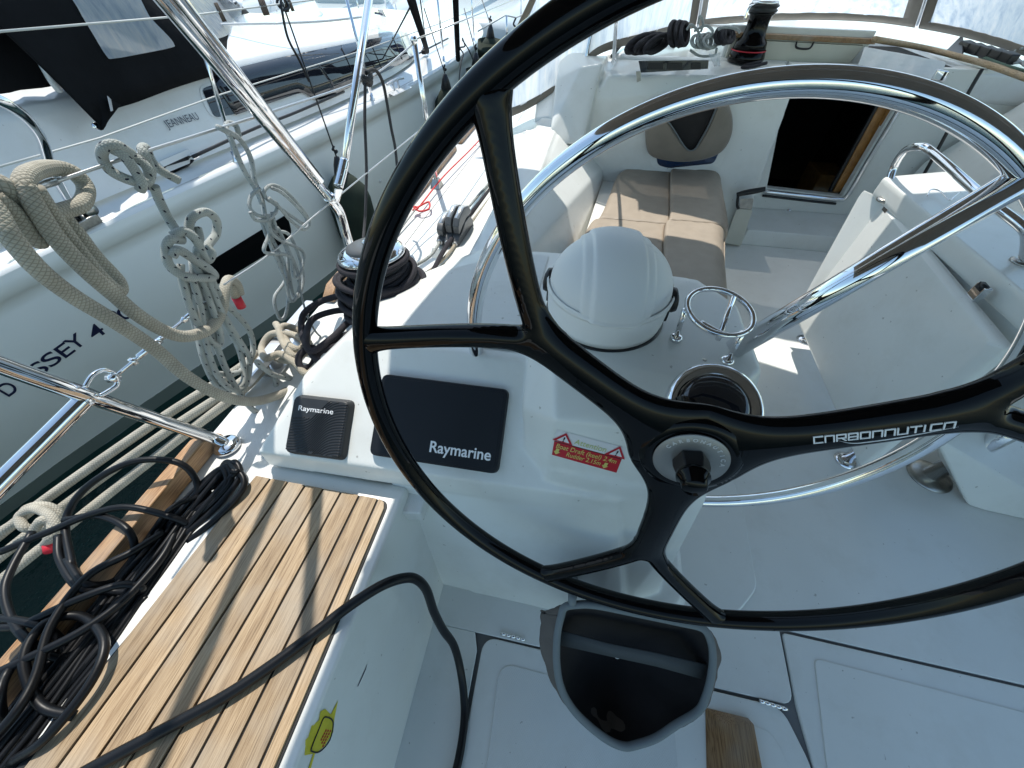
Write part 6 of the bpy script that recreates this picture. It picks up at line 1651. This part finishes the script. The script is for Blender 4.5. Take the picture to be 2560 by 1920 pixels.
# fenders
def fender(lab, top, bottom, r, x, rope_to, m=FENDER):
    a_, b_ = U(*top, x=x), U(*bottom, x=x)
    b_ = V((a_.x-.02, a_.y+.02, b_.z)) if abs(b_.y-a_.y) < 1.5 else b_
    t = thing('fender', lab, 'fender', a_, 'dark covered fenders between the yachts')
    ax_ = (b_-a_); Ln = ax_.length
    lathe('fender_body', [(0, 0), (.05, .01), (r*.55, .07), (r*.9, .16), (r, .26), (r, Ln-.2), (r*.8, Ln-.08), (r*.3, Ln), (0, Ln)], a_, ax_, m, t, seg=32, up=V((0, 1, 0)))
    lathe('fender_neck', [(.02, -.12), (.045, -.06), (.065, .02), (.05, .05)], a_, ax_, BLKPL, t, seg=20, up=V((0, 1, 0)))
    k_ = a_-ax_.normalized()*.12
    tube('lanyard', [k_, *[rope_to]], .006, BLKPL, t, straight=True, seg=8)
    tube('lanyard_knot', [k_+V((0, 0, .03)), k_+V((.015, .01, .045)), k_+V((-.012, 0, .055)), k_+V((0, -.012, .07)), k_+V((.01, 0, .09))], .010, BLKPL, t, seg=8)
    return t
kn1 = on_wire(705)
fender('large dark green fender behind the steel canopy leg', (852, 428), (900, 640), .20, -2.25, kn1)
fender('dark green fender hanging forward of the stanchion beside the wheel rim', (1115, 215), (1110, 330), .17, -1.93, U(1060, 20, x=-2.05))
fender('pear shaped green fender at the bow of the neighbouring yacht', (1226, 88), (1222, 150), .19, -1.75, U(1200, -15, x=-1.95))
fender('small dark fender half hidden by the wheel rim forward', (1190, 158), (1180, 230), .15, -1.85, U(1160, 20, x=-2.0))
kt = thing('wire_knot', 'black cord knot tied on the guard wire above the neighbour cabin', 'knot', kn1)
tube('knot_loop', [kn1+V((0, 0, .03)), kn1+V((.0, .035, .02)), kn1+V((.02, .03, -.03)), kn1+V((0, -.02, -.04)), kn1+V((-.02, -.03, .0)), kn1+V((0, .01, .03)), kn1+V((.01, -.04, -.02)), kn1+V((.0, -.07, -.18)), kn1+V((.0, -.02, -.32)), kn1+V((0, .02, -.46))], .009, BLKPL, kt, seg=8)
# dark line hanging from the own leg
dk1 = thing('dark_line', 'dark grey rope hitched on the steel canopy leg with a hanging bight', 'rope', U(915, 190, x=-.88))
D_ = lambda x, y, d=0: U(x, y, x=-.88+d)
ROPE_CH = rope('charcoal rope', (.07, .07, .075), (.02, .02, .022), .007)
tube('hitch', [D_(914, 205, .02), D_(926, 195, .03), D_(922, 182, -.02), D_(908, 180, -.03), D_(910, 196, .02), D_(925, 200, .03), D_(924, 210, -.01), D_(910, 206, -.02)], .010, ROPE_CH, dk1, seg=10)
tube('bight', [D_(915, 182, .02), D_(930, 174, .02), D_(945, 182, .02), D_(958, 210, .02), D_(968, 260, .02), D_(978, 320, .02), D_(988, 370, .02), D_(994, 430, .02)], .0062, ROPE_CH, dk1, seg=10)
tube('fall', [D_(913, 205, .0), D_(912, 300, -.0), D_(916, 420, -.0), D_(914, 520, .0), D_(912, 555, 0), D_(908, 600, .02)], .0058, ROPE_CH, dk1, seg=10)
# cord on the forward stanchion of the neighbour
tag(tube('hitched_rope', [U(1156, 95, x=-2.0), U(1162, 115, x=-1.98), U(1150, 120, x=-2.0), U(1158, 135, x=-2.0), U(1152, 160, x=-2.0), U(1146, 220, x=-2.0)], .009, ROPE_CH, seg=8), 'dark cord knotted on the forward wire above the third fender', 'rope')
tag(tube('hitched_rope', [U(1156, 100, x=-2.0), U(1172, 125, x=-1.98), U(1182, 150, x=-1.95), U(1186, 175, x=-1.95)], .008, ROPE_CH, seg=8), 'dark cord curving down from the forward wire to the fender', 'rope')
# far lifeline with post right of the bow (own bow rail)
pr = thing('bow_rail', 'pale lifeline and post rising beyond the neighbouring bow', 'rail', U(1266, 100, y=7.0))
tube('post', [U(1266, 38, y=7.2), U(1268, 112, y=7.2)], .013, CHROME, pr, straight=True, seg=10)
tube('post', [U(1356, 14, y=8.2), U(1358, 60, y=8.2)], .013, CHROME, pr, straight=True, seg=10)
tube('lifeline', [U(1195, 78, y=6.6), U(1264, 38, y=7.2), U(1290, 44, y=7.4), U(1356, 14, y=8.2)], .009, WIREW, pr, straight=True, seg=8)
tag(tube('hitched_rope', [U(1290, 44, y=7.4), U(1284, 60, y=7.4), U(1290, 70, y=7.4), U(1284, 82, y=7.4)], .012, ROPE_CH, seg=8), 'short dark cord hanging from the far lifeline beyond the bow', 'rope')

# ================================================================== FAR SIDE OF THE HARBOUR
random.seed(21)
HW = mat('far hull white', (.62, .66, .66), .25, coat=.4, var=.08, vscale=.4)
HD = mat('far hull navy', (.02, .03, .06), .2, coat=.5)
def far_yacht(x, y, L_, B_, fb_, m, rot, lab, cover=None, extra=True):
    t = thing('moored_yacht', lab, 'sailing yacht', (x, y, WZ), 'yachts moored across the harbour')
    c_, s_ = math.cos(rot), math.sin(rot)
    def P(a, b_, z_): return V((x+a*c_-b_*s_, y+a*s_+b_*c_, z_))
    bm = bmesh.new(); st = []
    for i in range(13):
        k = i/12; a = -L_/2+L_*k
        wd = B_/2*(math.sin(min(1, (1-k)*1.5)*math.pi/2)**.8)*(.85+.15*math.sin(k*3)); 
        if k > .98: wd = .03
        zt_ = WZ+fb_*(1+.25*k)
        st.append([bm.verts.new(P(a+(0.25 if k > .9 else 0), b_*wd, z_)) for b_, z_ in ((-.75, WZ-.2), (-.95, WZ+fb_*.35), (-1, zt_), (-.6, zt_+.10), (.6, zt_+.10), (1, zt_), (.95, WZ+fb_*.35), (.75, WZ-.2))])
    for A_, B2 in zip(st, st[1:]):
        for j in range(7): bm.faces.new((A_[j], A_[j+1], B2[j+1], B2[j]))
    bm.faces.new(list(reversed(st[0]))); bm.faces.new(st[-1])
    bm_obj('hull', bm, m, t)
    zc = WZ+fb_*1.12
    hulls('cabin', [[P(a, b_, z_) for a, b_, z_ in ((-L_*.12, -B_*.28, zc), (-L_*.12, B_*.28, zc), (L_*.25, -B_*.18, zc), (L_*.25, B_*.18, zc), (-L_*.12, -B_*.24, zc+.5), (-L_*.12, B_*.24, zc+.5), (L_*.20, -B_*.12, zc+.3), (L_*.20, B_*.12, zc+.3))]], HW, t, bevel=.05)
    if extra:
        for s in (-1, 1):
            for k in range(3):
                hulls('window', [[P(-L_*.05+k*L_*.08+da, s*(B_*.262-.06*(z_-.1)-k*.12)+s*dd, zc+z_) for da in (0, L_*.06) for z_ in (.15, .34) for dd in (0, .03)]], DARKGLASS, t)
        for k in range(5):
            for s in (-1, 1):
                a = -L_*.4+k*L_*.2; tube('stanchion', [P(a, s*B_*.45, zc-.05), P(a, s*B_*.45, zc+.6)], .014, CHROME, t, straight=True, seg=6)
        tube('mast', [P(L_*.08, 0, zc+.3), P(L_*.08, 0, zc+14)], .09, ALU, t, straight=True, seg=12)
        tube('boom', [P(L_*.06, 0, zc+1.5), P(-L_*.35, 0, zc+1.45)], .12, cover or BLKCANVAS, t, straight=True, seg=12)
    return t
NAVYC = mat('navy canvas', (.02, .03, .09), .85)
far_yacht(-7.2, 15.0, 11, 3.7, 1.15, HW, R(92), 'white yacht moored across the harbour at the left of the gap', NAVYC)
far_yacht(-3.6, 16.5, 11, 3.7, 1.2, HW, R(88), 'pale yacht across the water straight beyond the neighbouring bow')
far_yacht(.2, 17.0, 12, 3.8, 1.2, HW, R(90), 'white yacht across the water just left of the wheel rim', NAVYC)
far_yacht(4.3, 18.0, 12, 3.8, 1.25, HD, R(90), 'navy hulled yacht across the water behind the wheel rim')
far_yacht(-11.5, 14.2, 11, 3.6, 1.15, HW, R(90), 'white yacht moored beyond the neighbouring cabin roof')
far_yacht(-16, 13.5, 11, 3.6, 1.15, HD, R(90), 'dark hulled yacht at the far left of the opposite row')
dsk = tag(prism('quay', [(-60, 27), (60, 27), (60, 40), (-60, 40)], WZ-.5, WZ+1.2, mat('quay concrete', (.32, .31, .29), .85, var=.3, vscale=1.2, bump=.5, bscale=3)), kind='structure', label='concrete quay on the far side of the harbour')
# mast of the neighbouring boat and own yacht: outside the frame but mirrored in the steel
